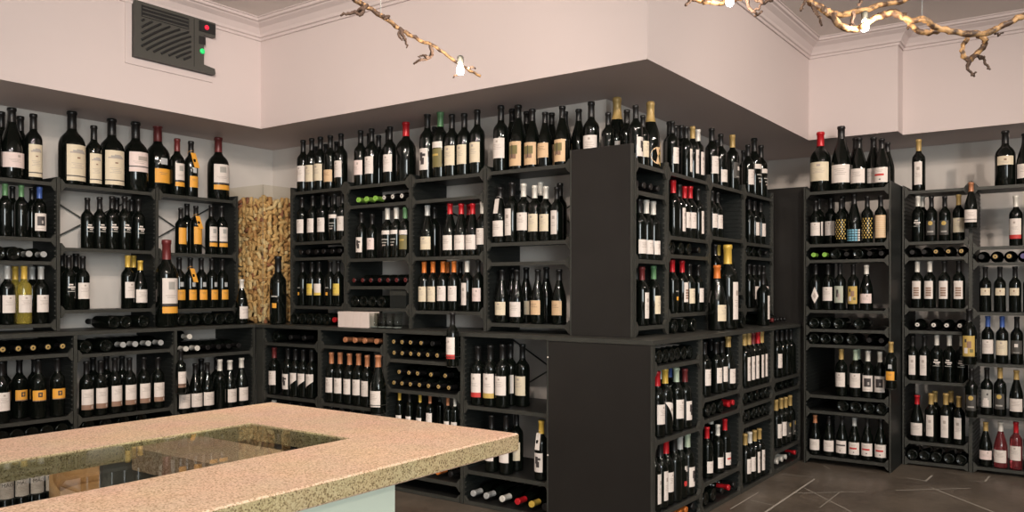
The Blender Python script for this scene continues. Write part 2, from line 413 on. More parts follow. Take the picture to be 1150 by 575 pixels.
def cap_mesh(k, c):
    if c.isupper() and (k, c) not in CAPM:
        H, R, pr, cs = KIND[k]; b = MB()
        zs = [cs] + [z for r, z in pr if z > cs+.004]
        b.lathe([(interp(pr, z)*R + .0009, z*H + (.0009 if z == 1.0 else 0)) for z in zs], MATS['capsule_k'], 18, cap0=False)
        b.lathe([(R*.36, H+.0010), (R*.37, H+.0022), (R*.30, H+.0030)], MATS['capsule_'+c.lower()], 18)
        b.lathe([(R*.12, H+.0031), (R*.12, H+.0034)], MATS['capsule_k'], 10)
        CAPM[(k, c)] = b.mesh('foil_capsule')
    if (k, c) not in CAPM:
        H, R, pr, cs = KIND[k]; b = MB()
        zs = [cs] + [z for r, z in pr if z > cs+.004]
        b.lathe([(interp(pr, z)*R + .0009, z*H + (.0009 if z == 1.0 else 0)) for z in zs], MATS['capsule_'+c], 18, cap0=False)
        CAPM[(k, c)] = b.mesh('foil_capsule')
    return CAPM[(k, c)]
# label designs: list of (z0, z1, a0, a1, colour) in fractions of the height and degrees
def lines(z, n=3, a=30, d=.022, c='soft'):
    return [(z-i*d, z-i*d+.006, -a*(1-.22*(i % 3)), a*(1-.22*((i+1) % 3)), c) for i in range(n)]
DES = {
 'W': ('white-labelled', [(.20,.50,-58,58,'paper'), (.435,.465,-8,8,'soft')] + lines(.40,4,34)),
 'w': ('low-white-labelled', [(.10,.33,-60,60,'paper')] + lines(.27,4,34)),
 'P': ('pink-labelled', [(.20,.46,-62,62,'pink'), (.38,.42,12,26,'soft')] + lines(.34,3,30)),
 'p': ('striped-pink-labelled', [(.28,.56,-52,52,'pink'), (.345,.36,-52,52,'ink'), (.44,.50,-10,40,'soft')] + lines(.42,2,34)),
 'C': ('cream-labelled', [(.18,.49,-60,60,'cream'), (.42,.455,-10,10,'soft')] + lines(.38,4,34)),
 'Q': ('tall-cream-labelled', [(.06,.54,-50,50,'cream'), (.425,.445,-36,36,'soft'), (.445,.465,-24,30,'grey'), (.465,.48,-8,22,'soft'), (.115,.130,-50,50,'ink'), (.355,.375,-6,8,'brown')] + lines(.29,4,30)),
 'S': ('brown-footed white-labelled', [(.22,.50,-58,58,'paper'), (.13,.22,-58,58,'brown'), (.15,.20,25,40,'paper')] + lines(.42,4,36)),
 'R': ('red-footed white-labelled', [(.22,.54,-58,58,'paper'), (.14,.22,-58,58,'red'), (.44,.48,-12,6,'soft')] + lines(.37,3,32)),
 'H': ('gold-footed white-labelled', [(.22,.54,-58,58,'paper'), (.14,.22,-58,58,'gold'), (.44,.48,-12,6,'soft')] + lines(.37,3,32)),
 'O': ('square-stamped orange-labelled', [(.30,.48,-58,58,'orange'), (.365,.445,-16,16,'ink'), (.385,.425,-7,7,'orange'), (.30,.315,-58,58,'brown')]),
 'o': ('plain-orange-labelled', [(.20,.56,-52,52,'orange')]),
 'U': ('orange-labelled', [(.17,.37,-44,44,'orange'), (.43,.52,-17,17,'steel')] + lines(.31,2,24,c='brown')),
 'V': ('orange-footed cream-labelled', [(.27,.56,-50,50,'paper'), (.16,.235,-50,50,'orange'), (.43,.52,-18,18,'grey'), (.245,.262,-50,50,'ink')] + lines(.36,2,34)),
 'T': ('tan-labelled', [(.14,.36,-58,58,'tan')] + lines(.30,3,34,c='brown')),
 'B': ('butterfly-printed tan-labelled', [(.05,.36,-60,60,'tan'), (.20,.31,-40,-4,'olive'), (.20,.31,2,36,'olive'), (.14,.20,-30,-4,'brown'), (.14,.20,2,28,'brown'), (.15,.32,-4,2,'ink')]),
 'D': ('white-scripted', [(.45,.475,-22,12,'paper'), (.40,.43,-30,34,'paper'), (.33,.345,-34,30,'grey'), (.37,.385,-10,26,'paper')]),
 'd': ('orange-dotted', [(.24,.31,-16,16,'orange'), (.40,.42,-24,24,'grey')]),
 'X': ('gold-patterned', [(.10+.05*i, .135+.05*i, a, a+13, 'gold') for i in range(9) for a in (range(-60, 60, 30) if i % 2 else range(-45, 60, 30))]),
 'x': ('blue-chequered', [(.06+.062*i, .105+.062*i, a, a+20, 'blue' if a < 30 else 'paper') for i in range(5) for a in range(-60, 55, 25)]),
 'Y': ('yellow-labelled', [(.24,.50,-56,56,'yellow'), (.24,.28,-56,56,'gold')] + lines(.40,2,30,c='brown')),
 'Z': ('yellow-footed white-labelled', [(.30,.50,-56,56,'paper'), (.24,.30,-56,56,'yellow')]),
 'L': ('diamond-labelled', []), 'A': ('slant-labelled', []), 'M': ('three-letter white-labelled', []),
 'h': ('small-cream-labelled', [(.37,.53,-48,48,'cream'), (.45,.485,-7,7,'brown')] + lines(.425,2,28)),
 'E': ('red-banded white-labelled', [(.09,.34,-60,60,'paper'), (.20,.235,-44,30,'red'), (.13,.15,-6,6,'ink')] + lines(.29,2,30)),
 'e': ('dark-banded white-labelled', [(.09,.34,-60,60,'paper'), (.235,.265,-50,50,'ink'), (.12,.16,-8,8,'soft')] + lines(.19,2,30)),
 'F': ('dark-pictured white-labelled', [(.14,.48,-56,56,'paper'), (.24,.42,-34,34,'ink'), (.28,.34,2,18,'paper')] + lines(.18,1,34)),
 'J': ('sage-labelled', [(.16,.52,-52,52,'sage'), (.28,.44,-18,6,'ink'), (.22,.36,-2,24,'soft')]),
 'j': ('gold-art-labelled', [(.14,.52,-52,52,'gold'), (.20,.30,-34,-6,'paper'), (.30,.42,-12,22,'brown'), (.22,.28,10,36,'olive'), (.40,.46,-30,-14,'ink')]),
 'I': ('narrow-white-labelled', [(.12,.56,-34,34,'paper'), (.40,.46,-12,12,'soft')] + lines(.34,4,22)),
 'i': ('brown-printed white-labelled', [(.20,.58,-44,44,'paper')] + [(.26+.05*i, .295+.05*i, -26, 26, 'brown') for i in range(4)]),
 'q': ('splash-printed white-labelled', [(.14,.46,-50,50,'paper'), (.28,.40,-18,10,'ink'), (.22,.32,-8,22,'ink'), (.34,.38,6,32,'ink')]),
 'N': ('unlabelled', []),
 'K': ('charcoal-labelled', [(.22,.50,-56,56,'charcoal'), (.36,.43,-16,16,'paper'), (.24,.255,-30,30,'grey')]),
 'k': ('gold-medallion', [(.14,.46,-48,48,'charcoal'), (.36,.44,-14,14,'gold'), (.20,.23,-30,30,'grey')]),
 'v': ('white-banded olive-labelled', [(.16,.44,-56,56,'olive'), (.45,.54,-58,58,'paper'), (.33,.36,-30,30,'gold')]),
 'a': ('arch-printed grey-labelled', [(.16,.54,-54,54,'grey'), (.18,.32,-28,28,'paper'), (.32,.36,-18,18,'paper'), (.42,.46,8,22,'ink')]),
 'b': ('white-banded', [(.47,.55,-58,58,'paper'), (.36,.38,-40,40,'grey'), (.30,.32,-30,30,'grey'), (.24,.27,-20,20,'soft')]),
 'z': ('ornament-labelled', []), 'f': ('leaf-labelled', []), 'G': ('butterfly-labelled', [(.46,.52,-26,-3,'paper'), (.46,.52,3,26,'paper'), (.43,.46,-14,14,'paper'), (.20,.28,-30,-4,'red')]),
 'c': ('lattice-tan-labelled', [(.10,.58,-58,58,'tan')] + [(.13+.045*i, .14+.045*i, -54, 54, 'cream') for i in range(10)]),
}
def disc(b, zc, r, H, R, rf, m, sx=1.0, ac=0.0, n=14):
    """flat disc wrapped on the bottle"""
    i0 = len(b.v)
    pts = [(0, 0)] + [(math.cos(2*PI*k/n)*r*sx, math.sin(2*PI*k/n)*r) for k in range(n)]
    for u, v in pts:
        z = zc + v; rr = rf(z); a = u/R + math.radians(ac); b.v.append((rr*math.sin(a), -rr*math.cos(a), z))
    for k in range(n): b.face([i0, i0+1+k, i0+1+(k+1) % n], m)
TXT = {}
def text_mesh(s):
    if s not in TXT:
        cu = bpy.data.curves.new('lettering', 'FONT'); cu.body = s; cu.size = 1.0; cu.align_x = 'CENTER'; cu.resolution_u = 3
        o = bpy.data.objects.new('lettering', cu); COL.objects.link(o)
        bpy.context.view_layer.update()
        me = bpy.data.meshes.new_from_object(o.evaluated_get(bpy.context.evaluated_depsgraph_get()))
        TXT[s] = ([tuple(v.co) for v in me.vertices], [list(p.vertices) for p in me.polygons])
        bpy.data.objects.remove(o); bpy.data.meshes.remove(me); bpy.data.curves.remove(cu)
    return TXT[s]
def wrap_text(b, s, zc, size, R, rf, m):
    vs, fs = text_mesh(s); i0 = len(b.v)
    for x, y, _ in vs:
        z = zc + y*size; rr = rf(z); a = x*size/R; b.v.append((rr*math.sin(a), -rr*math.cos(a), z))
    for f in fs: b.face([i0+i for i in f], m)
def lab_mesh(k, d):
    if d == 'N': return None
    if (k, d) not in LABM:
        H, R, pr, cs = KIND[k]; b = MB(); zs = (1.2 if d in 'wBTEe' else .80) if k in 'gGs' else 1.0
        rf = lambda e: (lambda z: interp(pr, min(1, max(0, z/H)))*R + e)
        P = lambda n: MATS['print_'+n]
        for i, (z0, z1, a0, a1, c) in enumerate(DES[d][1]):
            e = .0006 if i == 0 or d in 'Xx' else .0010
            b.patch(z0*H*zs, z1*H*zs, a0, a1, rf(e), P(c), n=max(2, int(abs(a1-a0)/9)), nz=2 if z1-z0 > .1 else 1)
        if d == 'L':
            b.patch(0, 0, -40, 40, rf(.0006), P('paper'), 10, 2, zf=lambda a: (H*(.30-.16*(1-abs(a)/40)), H*(.30+.20*(1-abs(a)/40)+.001)))
            b.patch(0, 0, -16, 16, rf(.001), P('soft'), 6, 2, zf=lambda a: (H*(.30-.06*(1-abs(a)/16)), H*(.30+.08*(1-abs(a)/16)+.001)))
        if d == 'A':
            b.patch(0, 0, -58, 58, rf(.0006), P('paper'), 12, 2, zf=lambda a: (H*(.27+.10*a/58*.8), H*.50))
            for l in lines(.44, 3, 30): b.patch(l[0]*H, l[1]*H, l[2], l[3], rf(.001), P(l[4]), 5)
        if d == 'f':
            b.patch(0, 0, -55, 50, rf(.0006), P('paper'), 12, 2, zf=lambda a: (H*(.48-.42*max(0,(a+55)/105)**1.3), H*(.50-.10*max(0,(a+55)/105)**3)))
            disc(b, .38*H, .008, H, R, rf(.001), P('soft'))
        if d == 'z':
            disc(b, .20*H, .040, H, R, rf(.0007), P('tan'), 1.0, -8); disc(b, .16*H, .036, H, R, rf(.0009), P('gold'), .9, 30); disc(b, .33*H, .030, H, R, rf(.0011), P('tan'), .6, 34)
        if d == 'k': disc(b, .40*H, .015, H, R, rf(.0014), P('gold'))
        if d == 'G': disc(b, .24*H, .012, H, R, rf(.0008), P('red'), 1, -14)
        if d == 'M':
            b.patch(.16*H, .50*H, -62, 62, rf(.0006), P('paper'), 12, 2)
            wrap_text(b, 'MÃO', .36*H, .026, R, rf(.0011), P('ink'))
            for l in lines(.31, 4, 34): b.patch(l[0]*H, l[1]*H, l[2], l[3], rf(.001), P(l[4]), 5)
        LABM[(k, d)] = b.mesh('paper_label')
    return LABM[(k, d)]
ORD = ['first', 'second', 'third', 'fourth', 'fifth', 'sixth', 'seventh', 'eighth', 'ninth', 'tenth', 'eleventh', 'twelfth', 'thirteenth', 'fourteenth', 'fifteenth', 'sixteenth']
END = {'A': 'cork end', 'B': 'cork end', 'C': 'panel end', 'D': 'pillar end'}
PLACED = []
def bottle(k, cap, lab, pos, rz, scale, gl='', tagcol=None, lying=None, name=None):
    """lying: None upright, 'n' neck toward local -Y, 'e' base toward local -Y"""
    root = empty(name or ('wine_bottle' if lying else KNAME[k]), pos, rz)
    root.scale = (scale,)*3
    if lying == 'n': root.rotation_euler = (PI/2, random.uniform(0, 6.28) if lab == 'N' else PI, rz); root.rotation_mode = 'XYZ'
    if lying == 'e': root.rotation_euler = (-PI/2, random.uniform(0, 6.28) if lab == 'N' else -.65, rz)
    link('glass_body', body_mesh(k, gl), root)
    if lying != 'e' or True: link('foil_capsule', cap_mesh(k, cap), root)
    lm = lab_mesh(k, lab)
    if lm: link('paper_label', lm, root)
    if tagcol:
        H, R, pr, cs = KIND[k]
        b = MB(); m = MATS['print_'+tagcol]
        y0 = -R*.45
        b.v += [(-.017, y0-.004, .79*H), (.013, y0-.006, .79*H), (.024, -R*1.25, .52*H), (-.008, -R*1.22, .52*H), (-.017, y0-.0028, .79*H), (.013, y0-.0048, .79*H), (.024, -R*1.25+.0012, .52*H), (-.008, -R*1.22+.0012, .52*H)]
        for q in ((0,3,2,1),(4,5,6,7),(0,1,5,4),(1,2,6,5),(2,3,7,6),(3,0,4,7)): b.face(list(q), m)
        b.tube([(-.003+math.cos(t)*R*.45, math.sin(t)*R*.45, .80*H - .01*math.sin(t)) for t in [i*PI/6 for i in range(13)]], .0009, m, 5)
        t_ = b.build('neck_tag', root); t_['label'] = ('orange' if tagcol == 'orange' else 'white') + ' paper neck tag'
    return root
def loc(R, t, n, z):
    return Vector((R.front - n, t, z)) if R.side == 'X' else Vector((t, R.front + n, z))
def px_t(R, px, n):
    p = on_x(px, 324, R.front - n) if R.side == 'X' else on_y(px, 324, R.front + n)
    return p.y if R.side == 'X' else p.x
def py_z(R, px, py, n):
    p = on_x(px, py, R.front - n) if R.side == 'X' else on_y(px, py, R.front + n)
    return p.z
def relax(items, t0, t1, n0, n1, it=1500):
    for _ in range(it):
        moved = False
        for i in range(len(items)):
            for j in range(i+1, len(items)):
                a, c = items[i], items[j]
                dt, dn = c['t']-a['t'], c['n']-a['n']; need = a['R'] + c['R'] + .0012
                d = math.hypot(dt, dn)
                if d >= need: continue
                moved = True
                if d < 1e-5: dt, dn, d = .7, .7, 1.0
                g = (need - d)/d*.55
                fa = 1.0 if a['n'] >= c['n'] + .02 else (.0 if c['n'] >= a['n'] + .02 else .5); fc = 1-fa
                a['t'] -= dt*g*fa; a['n'] -= dn*g*fa; c['t'] += dt*g*fc; c['n'] += dn*g*fc
        for a in items:
            a['t'] = min(max(a['t'], t0+a['R']), t1-a['R']); a['n'] = min(max(a['n'], n0+a['R']), n1-a['R'])
        if not moved: break
ORDN = {}
def describe(R, o, k, cap, lab, where, ordn, back, lying=None, gl=''):
    lw = DES[lab][0]; kw = KWORD[k]
    capw = CAPWORD[cap.lower()] + ('-tipped cap' if cap.isupper() else ' cap')
    if lying:
        l = '%s bottle lying %s, %s from %s, %s, %s' % (capw.replace('-tipped cap', '-tipped').replace(' cap', '-capped') if lying == 'n' else 'dark', 'neck-out' if lying == 'n' else 'base-out', ordn, END[R.key[0].upper()], where, R.bay)
    else:
        if gl == '*': kw = 'golden white-wine'
        if gl == '+': kw = 'pink rose-wine'
        l = '%s%s %s bottle, %s, %s from %s, %s, %s' % ('back-row ' if back else '', lw, kw, capw, ordn, END[R.key[0].upper()], where, R.bay)
        if len(l.split()) > 16: l = l.replace(' bottle,', ',', 1)
        if len(l.split()) > 16: l = l.replace(capw + ', ', '', 1)
    tag(o, l, 'wine bottle', 'bottles on %s of %s' % (where, R.bay))
def where_of(R, si): return 'ledge' if si == 'L' else ('top' if si == 0 and R.key in TOPS else ORD[si if R.key in TOPS else si] + ' shelf')
def cell(key, si, spec, shift=0.0):
    """spec: blank-separated tokens  px:kind cap label[gl][@top][!][~tag]   '!' marks the back row."""
    R = RACKS[key]; zs = ZL if si == 'L' else R.sh[si]
    items = []
    for tk in spec.split():
        px, r = tk.split(':'); px = float(px)
        back = '!' in r; r = r.replace('!', '')
        tg = None
        if '~' in r: r, tg = r.split('~')
        top = None
        if '@' in r: r, top = r.split('@'); top = float(top)
        gl = ''
        if r[-1] in '*+': gl = r[-1]; r = r[:-1]
        k, cap, lab = r
        H, Rad = KIND[k][0], KIND[k][1]
        n = Rad + .014 + shift if not back else Rad*3.1 + .03
        if si == 'L': n = -.125 + Rad + .02 + shift
        sc = 1.0
        if top is not None:
            sc = (py_z(R, px, top, n) - zs)/H; sc = min(max(sc, .80), 1.75)
            n = Rad*sc + .014 + shift if not back else n
            if si == 'L': n = -.125 + Rad*sc + .02
        else: sc = random.uniform(.97, 1.03)
        above = [z for z in R.sh if z > zs + .1]
        if si != 'L' and above:
            room = min(above) - .026 - zs
            if H*sc > room: sc = room/H
        elif si != 'L' and key not in TOPS and H*sc > LT - .006 - zs: sc = (LT - .006 - zs)/H
        items.append(dict(px=px, k=k, cap=cap, lab=lab, n=n, sc=sc, R=Rad*sc, back=back, tag=tg, gl=gl, t=px_t(R, px, n)))
    lo, hi = (R.t0+.018, R.t1-.018) if not (si == 0 and key in TOPS) else (R.t0+.0165, R.t1-.0165)
    relax(items, lo - (.0 if si != 'L' else .1), hi + (.0 if si != 'L' else .1), .012 if si != 'L' else -.135, R.depth-.004 if si != 'L' else -.006)
    keep = []
    for a in sorted(items, key=lambda a: a['back']):
        if all(math.hypot(a['t']-c['t'], a['n']-c['n']) > a['R'] + c['R'] for c in keep): keep.append(a)
        elif not a['back']: print('dropped', key, si, a['px'])
    items = keep
    where = where_of(R, si)
    for back in (False, True):
        row = sorted([a for a in items if a['back'] == back], key=lambda a: a['t'], reverse=key[0] in 'Aa')
        for i, a in enumerate(row):
            o = bottle(a['k'], a['cap'], a['lab'], loc(R, a['t'], a['n'], zs+.0012), (PI/2 if R.side == 'X' else 0) + random.uniform(-.14, .14), a['sc'], a['gl'], a['tag'])
            q = (key, where, back); ORDN[q] = ORDN.get(q, -1) + 1
            describe(R, o, a['k'], a['cap'], a['lab'], where, ORD[ORDN[q]], back, None, a['gl'])
def lay(key, si, spec, n0=.016, rr=1.0, k='b'):
    """spec tokens  px + n(neck out)cap | e(base out) [+ ^ second layer] [= label]"""
    R = RACKS[key]; zs = ZL if si == 'L' else R.sh[si]
    H, Rad = KIND[k][0], KIND[k][1]
    items = []
    for tk in spec.split():
        px, r = tk.split(':'); up = '^' in r; r = r.replace('^', '')
        lab = 'N'
        if '=' in r: r, lab = r.split('=')
        mode = r[0]; cap = r[1] if len(r) > 1 else 'k'
        items.append(dict(px=float(px), mode=mode, cap=cap, lab=lab, up=up, t=px_t(R, float(px), n0)))
    sc = .96*rr; rad = Rad*sc
    for layer in (False, True):
        row = sorted([a for a in items if a['up'] == layer], key=lambda a: a['t'])
        mg = .020 if n0 >= .014 or all(a['mode'] == 'n' for a in row) else .050
        lo, hi = R.t0+mg+rad, R.t1-mg-rad
        if si == 'L': lo, hi = R.t0+.020+rad, R.t1-.020-rad
        step = 2*rad + .0012
        if len(row) > 1 and step*(len(row)-1) > hi-lo:
            sc2 = (hi-lo)/(len(row)-1)/2/Rad*.985
        else: sc2 = sc
        r2 = Rad*sc2; step = 2*r2 + .0008
        lo, hi = lo-rad+r2, hi+rad-r2
        for _ in range(60):
            for i in range(len(row)-1):
                d = row[i+1]['t'] - row[i]['t']
                if d < step: m = (step-d)/2; row[i]['t'] -= m; row[i+1]['t'] += m
            if row:
                for i, a in enumerate(row): a['t'] = min(max(a['t'], lo + i*step), hi - (len(row)-1-i)*step)
        where = where_of(R, si)
        if key[0] in 'Aa': row = row[::-1]
        for a in row:
            z = zs + .0015 + r2 + (2*r2 + .001 if a['up'] else 0)
            n = n0 + (H*sc2 if a['mode'] == 'n' else 0) + random.uniform(0, .008)
            o = bottle(k, a['cap'], a['lab'], loc(R, a['t'], n, z), PI/2 if R.side == 'X' else 0, sc2, lying=a['mode'])
            q = (key, where, 'lie', a['up']); ORDN[q] = ORDN.get(q, -1) + 1
            describe(R, o, k, a['cap'], a['lab'], ('upper layer ' if a['up'] else '') + where, ORD[ORDN[q]], False, a['mode'])
def display(key, px, base, top, spec, dn, where):
    """a show bottle held on a wire bracket in front of an upright"""
    R = RACKS[key]; gl = ''
    tg = None
    if '~' in spec: spec, tg = spec.split('~')
    k, cap, lab = spec; H, Rad = KIND[k][0], KIND[k][1]
    n = -.05
    for _ in range(3):
        z0, z1 = py_z(R, px, base, n), py_z(R, px, top, n); sc = min(max((z1-z0)/H, .8), 1.5); n = -Rad*sc - .016 + dn
    t = px_t(R, px, n)
    o = bottle(k, cap, lab, loc(R, t, n, z0), (PI/2 if R.side == 'X' else 0), sc, tagcol=tg)
    tag(o, '%s %s bottle, %s cap, bracketed %s' % (DES[lab][0], KWORD[k], CAPWORD[cap], where), 'wine bottle', 'show bottles held in front of the racks')
    # bracket, a part of the rack (rack-local: x along, y inward, z up)
    b = MB(); lt, lz = t - R.t0, z0 - R.z0; r = Rad*sc
    ring = [(lt + math.cos(a)*(r+.005), n + math.sin(a)*(r+.005), lz + .05) for a in [i*PI/14 for i in range(29)]]
    b.tube(ring, .0016, M_RACK, 6)
    b.lathe([(r*.9, -.004), (r*.9, -.0012)], M_RACK, 18, c=(lt, n, lz))
    b.tube([(lt, n+r*.7, lz-.005), (lt, n+r+.005, lz-.005), (lt, n+r+.005, lz+.12)], .002, M_RACK, 6)
    b.build('display_bracket', R.root)
exec_cells = True
# ---- wall under the cooler, upper tier
cell('A1', 0, '-7:bkN@126 6:bkN@125.6! 15.3:GkP@122 22:bkN@131! 35:bkQ@128')
cell('A1', 1, '-9:bkN 4.5:bgN 24:bgN 44.3:buF@203.5 14:bkN! 36:bkN!')
lay('A1', 2, '3:e 17:e 36:ns 53.6:ns', -0.032)
cell('A1', 3, '-8:bsW 6.6:bsW@298.7 27:byW*@297 46:bsW@299 17:byN*! 36:bsN!')
cell('A2', 0, '81.5:mkQ@125.7 105.4:bkQ@141.5 125.5:mkQ@133.8 153:mkp@137.6')
cell('A2', 1, '102:bkD@223 113:bkD@222 121.5:bkD@220.6 131:bkN! 139.5:bkD@221 147.6:bkN! 155.5:bkD@224')
cell('A2', 2, '70:bkN! 77.4:bkD@287 85:bkN! 93:bkW@288 143.5:byW@287 150:byN! 157.5:gyw@293')
cell('A3', 0, '180.3:mmU@139 199:bmV@156 214.5:bkU@159~orange 245.2:mmV@154.7')
cell('A3', 1, '203:bko@234 210:bkN! 220:bko@231.7~orange 238:bkV@231 248:bkV@231.5')
cell('A3', 2, '202.5:bkU@289.5 212.7:bkU@289~orange 226:bkU@289 237.7:bkU@289 249.6:bkU@289')
lay('A2', 'L', '129:e 143:e 162.6:e', -0.055)
lay('A3', 'L', '206:e=W 220:e 234.8:e 248:e 259:e', -0.055)
cell('A2', 'L', '189.6:bmV@270')
cell('A3', 'L', '271.5:gww@314')
# lower tier
lay('a1', 0, '-12:nT 6.3:nT 24:nT 40.7:nT 56.6:nT 75:nT', 0.020)
cell('a1', 1, '-14:bkW -1:bkW 14:bkN! 21:bkO! 30:bkO! 43:bkO@399 64.5:bkO@399')
lay('a1', 2, '4:e 20:e 36:e 54:e 72:e', 0.016)
cell('a1', 3, '-10:bkM 6:bkM 23:bkM 40.5:bkM 57.5:bkM')
lay('a2', 0, '98:e 120:e 139:ns 152.6:ns 167:ns 181:ns', 0.020)
cell('a2', 1, '97:bkS@406 113:bkS@405 129:bkS@402 145.4:bkS@402 161.4:bkS@401 177.4:bkS@401 105.6:bkN! 118.4:bkN! 137:bkN!')
lay('a2', 2, '100:e 120:e 140:e 160:e', 0.016)
lay('a3', 0, '210:nw 223.4:nw 235:nk 246:nk 257:nk 268:nk 213.4:nw^', 0.020)
cell('a3', 1, '206:gkw 219.7:gkw 232:gkw 250:bwN 262.5:gww 274.5:gww 226:gkN! 243:bkN!', .0)
display('a3', 203, 441, 397, 'bkS', .0, 'between the middle and corkside lower bays')
pb = on_y(312.3, 324, 3.405); zt = on_y(312.3, 288, 3.405).z
o = bottle('b', 'k', 'd', Vector((pb.x, 3.405, ZL+.0012)), .0, (zt-ZL)/.315)
o.rotation_euler.z = .42
tag(o, 'big dark bordeaux bottle with small gold emblem on the ledge before the corks', 'wine bottle', 'bottles standing on the ledge')
# ---- long wall, upper tier
cell('B1', 0, '338.8:bkW@158 349:bkC@156 358.3:bkC@154.4 371:bkT@152.5 383:bkW@150.6 355:bkN@165! 366:bkN! 378:bkN!')
cell('B1', 1, '337:bkW@222 344.7:bkW! 351.3:bkW@219 362.6:bkW@219 369.5:bkW! 376.3:bkb@217 384:bkW')
lay('B1', 2, '337:nk 346:nk 355:nk 363:nk 371:nk 380:nk', 0.016)
cell('B1', 3, '340:bkd@292.6 350.4:bkY@292 358.5:bkZ@292 371:bkd@292 380:bkY@288')
lay('B1', 'L', '329:e 338:e 347.5:e 357:e 366:e 374:nr', -0.030)
cell('B2', 0, '398:bkN@153! 405:bkP@147 417.4:bkW@145 430:bkN@147! 438:bkW@142.6 456:mrN@138 426:bkN!')
lay('B2', 1, '403:nn 412:nn 420:nn 429:nW 441.7:nW 449.6:nW', 0.016)
cell('B2', 2, '406:bkq@239 418:bkP@241 436:bwb@234 445:bwb@233 454.5:bgv@233')
lay('B2', 3, '398:nM 407.7:nM 416.8:nM 425:nM 434:nM 443:nM 452:nM', 0.016)
lay('B2', 4, '394:e 404:e 415:e 427:e', 0.016)
cell('B3', 0, '480:bkq@127 494.6:bgv@125.7 488:bkN! 507.6:bkC@129 521.4:bkC@127.8 536:bkC@123.8')
cell('B3', 2, '480:gsC@231 505.4:grw@229 519.3:grw@229 531.5:grw@229 540:bwW@227 527:grN! 486:bkN!')
cell('B3', 3, '476.7:boC@291 486:boC@291 497.5:boW@290 509.8:boW@290 524.6:bwI@290 537:bkP@291 517:bkN! 503:boN!')
cell('B4', 0, '562.6:bkW@119 576.3:gkN@123! 582:gkB@118.5 590.7:gkN@126! 599:gkB@123 611:gkT@127 631.5:gkB@120 623:gkB@127! 642:gkT! 648:gkN!')
cell('B4', 1, '562.6:gkw@210.5~paper 575:bkI 590.4:bwW@206.5 601.7:bwC@208.8 612:bwC@210 621.5:bkI@211 607:bwN! 629:bkN!')
cell('B4', 3, '564:gkC@303 575.4:gkN! 580.5:gkw@303 591:gkC! 604:gkT@303 613.6:gkN! 628:gkT@303')
# lower tier
lay('b1', 0, '308:e 325:nk 340:nk', 0.020)
cell('b1', 1, '304.4:bmW@390 313.4:bgW@391 323.5:bkq@391 332:bkA@392 340.8:bkA@392.5 350:bkA@393')
cell('b1', 2, '304:bwN@449 314:bwN@450 326:bkN@452 338:bkN@453')
lay('b2', 0, '387:nc 398:nc 409:nc 422:nc', 0.020)
cell('b2', 1, '371.5:bcW@395.7 382:bcW@396 392.6:bcW@397 402.8:bcW@397 412.5:bcW@399')
cell('b2', 2, '372:bkN 384:bkN 396:bkN 408:bkN 420:bkN')
display('b2', 424.7, 464, 399, 'gcw', .0, 'before the second long-wall lower bay')
lay('b3', 0, '433:nT 443:nT 455:nT 467:nT 479:nT 490.5:nT 503:nT 439:nT^ 450:nT^ 461:nT^ 472:nT^ 485:nk^', 0.020, .86)
lay('b3', 1, '438:nT 449:nT 460:nT 470:nT 481:nT 492:nT 504:nT 447.7:nT^ 459:nT^ 469:nT^ 484:nT^ 500:nT^', 0.020, .86)
cell('b3', 2, '448.8:byw 460:bkw 471.8:byw 483:bcW 494:bkN! 503:bcw 511:bww')
lay('b3', 3, '452:no 465:no 478:no 491:no 505:nk', 0.016)
cell('b4', 0, '536.8:bkR@389 550.7:bkH@388 564.5:bkW@387 574:bkW! 586:bkC!')
cell('b4', 1, '552:bkW@466 568.4:bkW@466 580:bkC! 608:byq@472~paper')
lay('b4', 2, '528:ns 545:ns 563:nw 580:nr 596:ny 611:nk', 0.016)
display('b3', 508.3, 411, 351, 'bkR', .0, 'hanging before the ledge of the long wall')
# ---- pillar flank, upper tier (top bottles stand behind the end panel)
def extra(px, py_y, k, cap, lab, top, words, n=None):
    p = on_y(px, 324, py_y); z = 1.722; zt = on_y(px, top, py_y).z
    sc = min(max((zt - z)/KIND[k][0], .85), 1.45)
    o = bottle(k, cap, lab, Vector((p.x, py_y, z+.0012)), .25 if lab != 'N' else 0, sc)
    tag(o, words, 'wine bottle', 'bottles on top behind the steel end panel')
extra(664, 3.58, 'b', 'k', 'W', 115, 'big white-labelled bordeaux bottle standing behind the steel end panel, toward the long wall')
extra(683, 3.56, 'b', 'k', 'N', 127, 'shorter unlabelled bordeaux bottle behind the steel end panel, next to the gold-necked one')
extra(693, 3.70, 's', 't', 'w', 110, 'big sparkling-wine bottle with gold white-banded neck behind the steel end panel')
extra(704, 3.655, 'b', 'k', 'N', 124, 'unlabelled bordeaux bottle behind the steel end panel, near its outer top corner')
cell('C1', 0, '714:bkq@119 722:bkC@133 733:stz@115.5 741:bkN! 747:bkN@150')
cell('C2', 0, '755:bkW@137 760:bkN! 770.5:bkI@143 778:btI@143 785.5:bwI@147 792:bkN@152! 765:bkN!')
cell('C3', 0, '799.3:bkW@144.4 805:bkN! 809.5:bkw@151 816:bkN! 824:btK@152.4 832:bkN@157')
cell('C4', 0, '840:bkW@163 847:bkb@155 854.5:bkb@163.5 861:bkN! 835:bkN!')
lay('C1', 1, '717:nk 724:nk 732:nk 742:nk', 0.016)
cell('C1', 2, '718:bkw@224 725.8:bww@220 735:bww@221 715:bgN! 741:bkN!')
cell('C1', 3, '721:bmI@300 739:bgC@296 730:bkN! 715:bgN!')
cell('C2', 1, '756:brN@203 763:bkI@208 768.5:brW@210 775:brW@210 785.6:bkI@213 792:bkN!')
lay('C2', 2, '757:e 766:e 775:e 785:nk', 0.016)
cell('C2', 3, '755:brd@289.6 766:bri@285.7 774:bkC@297 784:bkW@298 778:bkN! 791:bkN!')
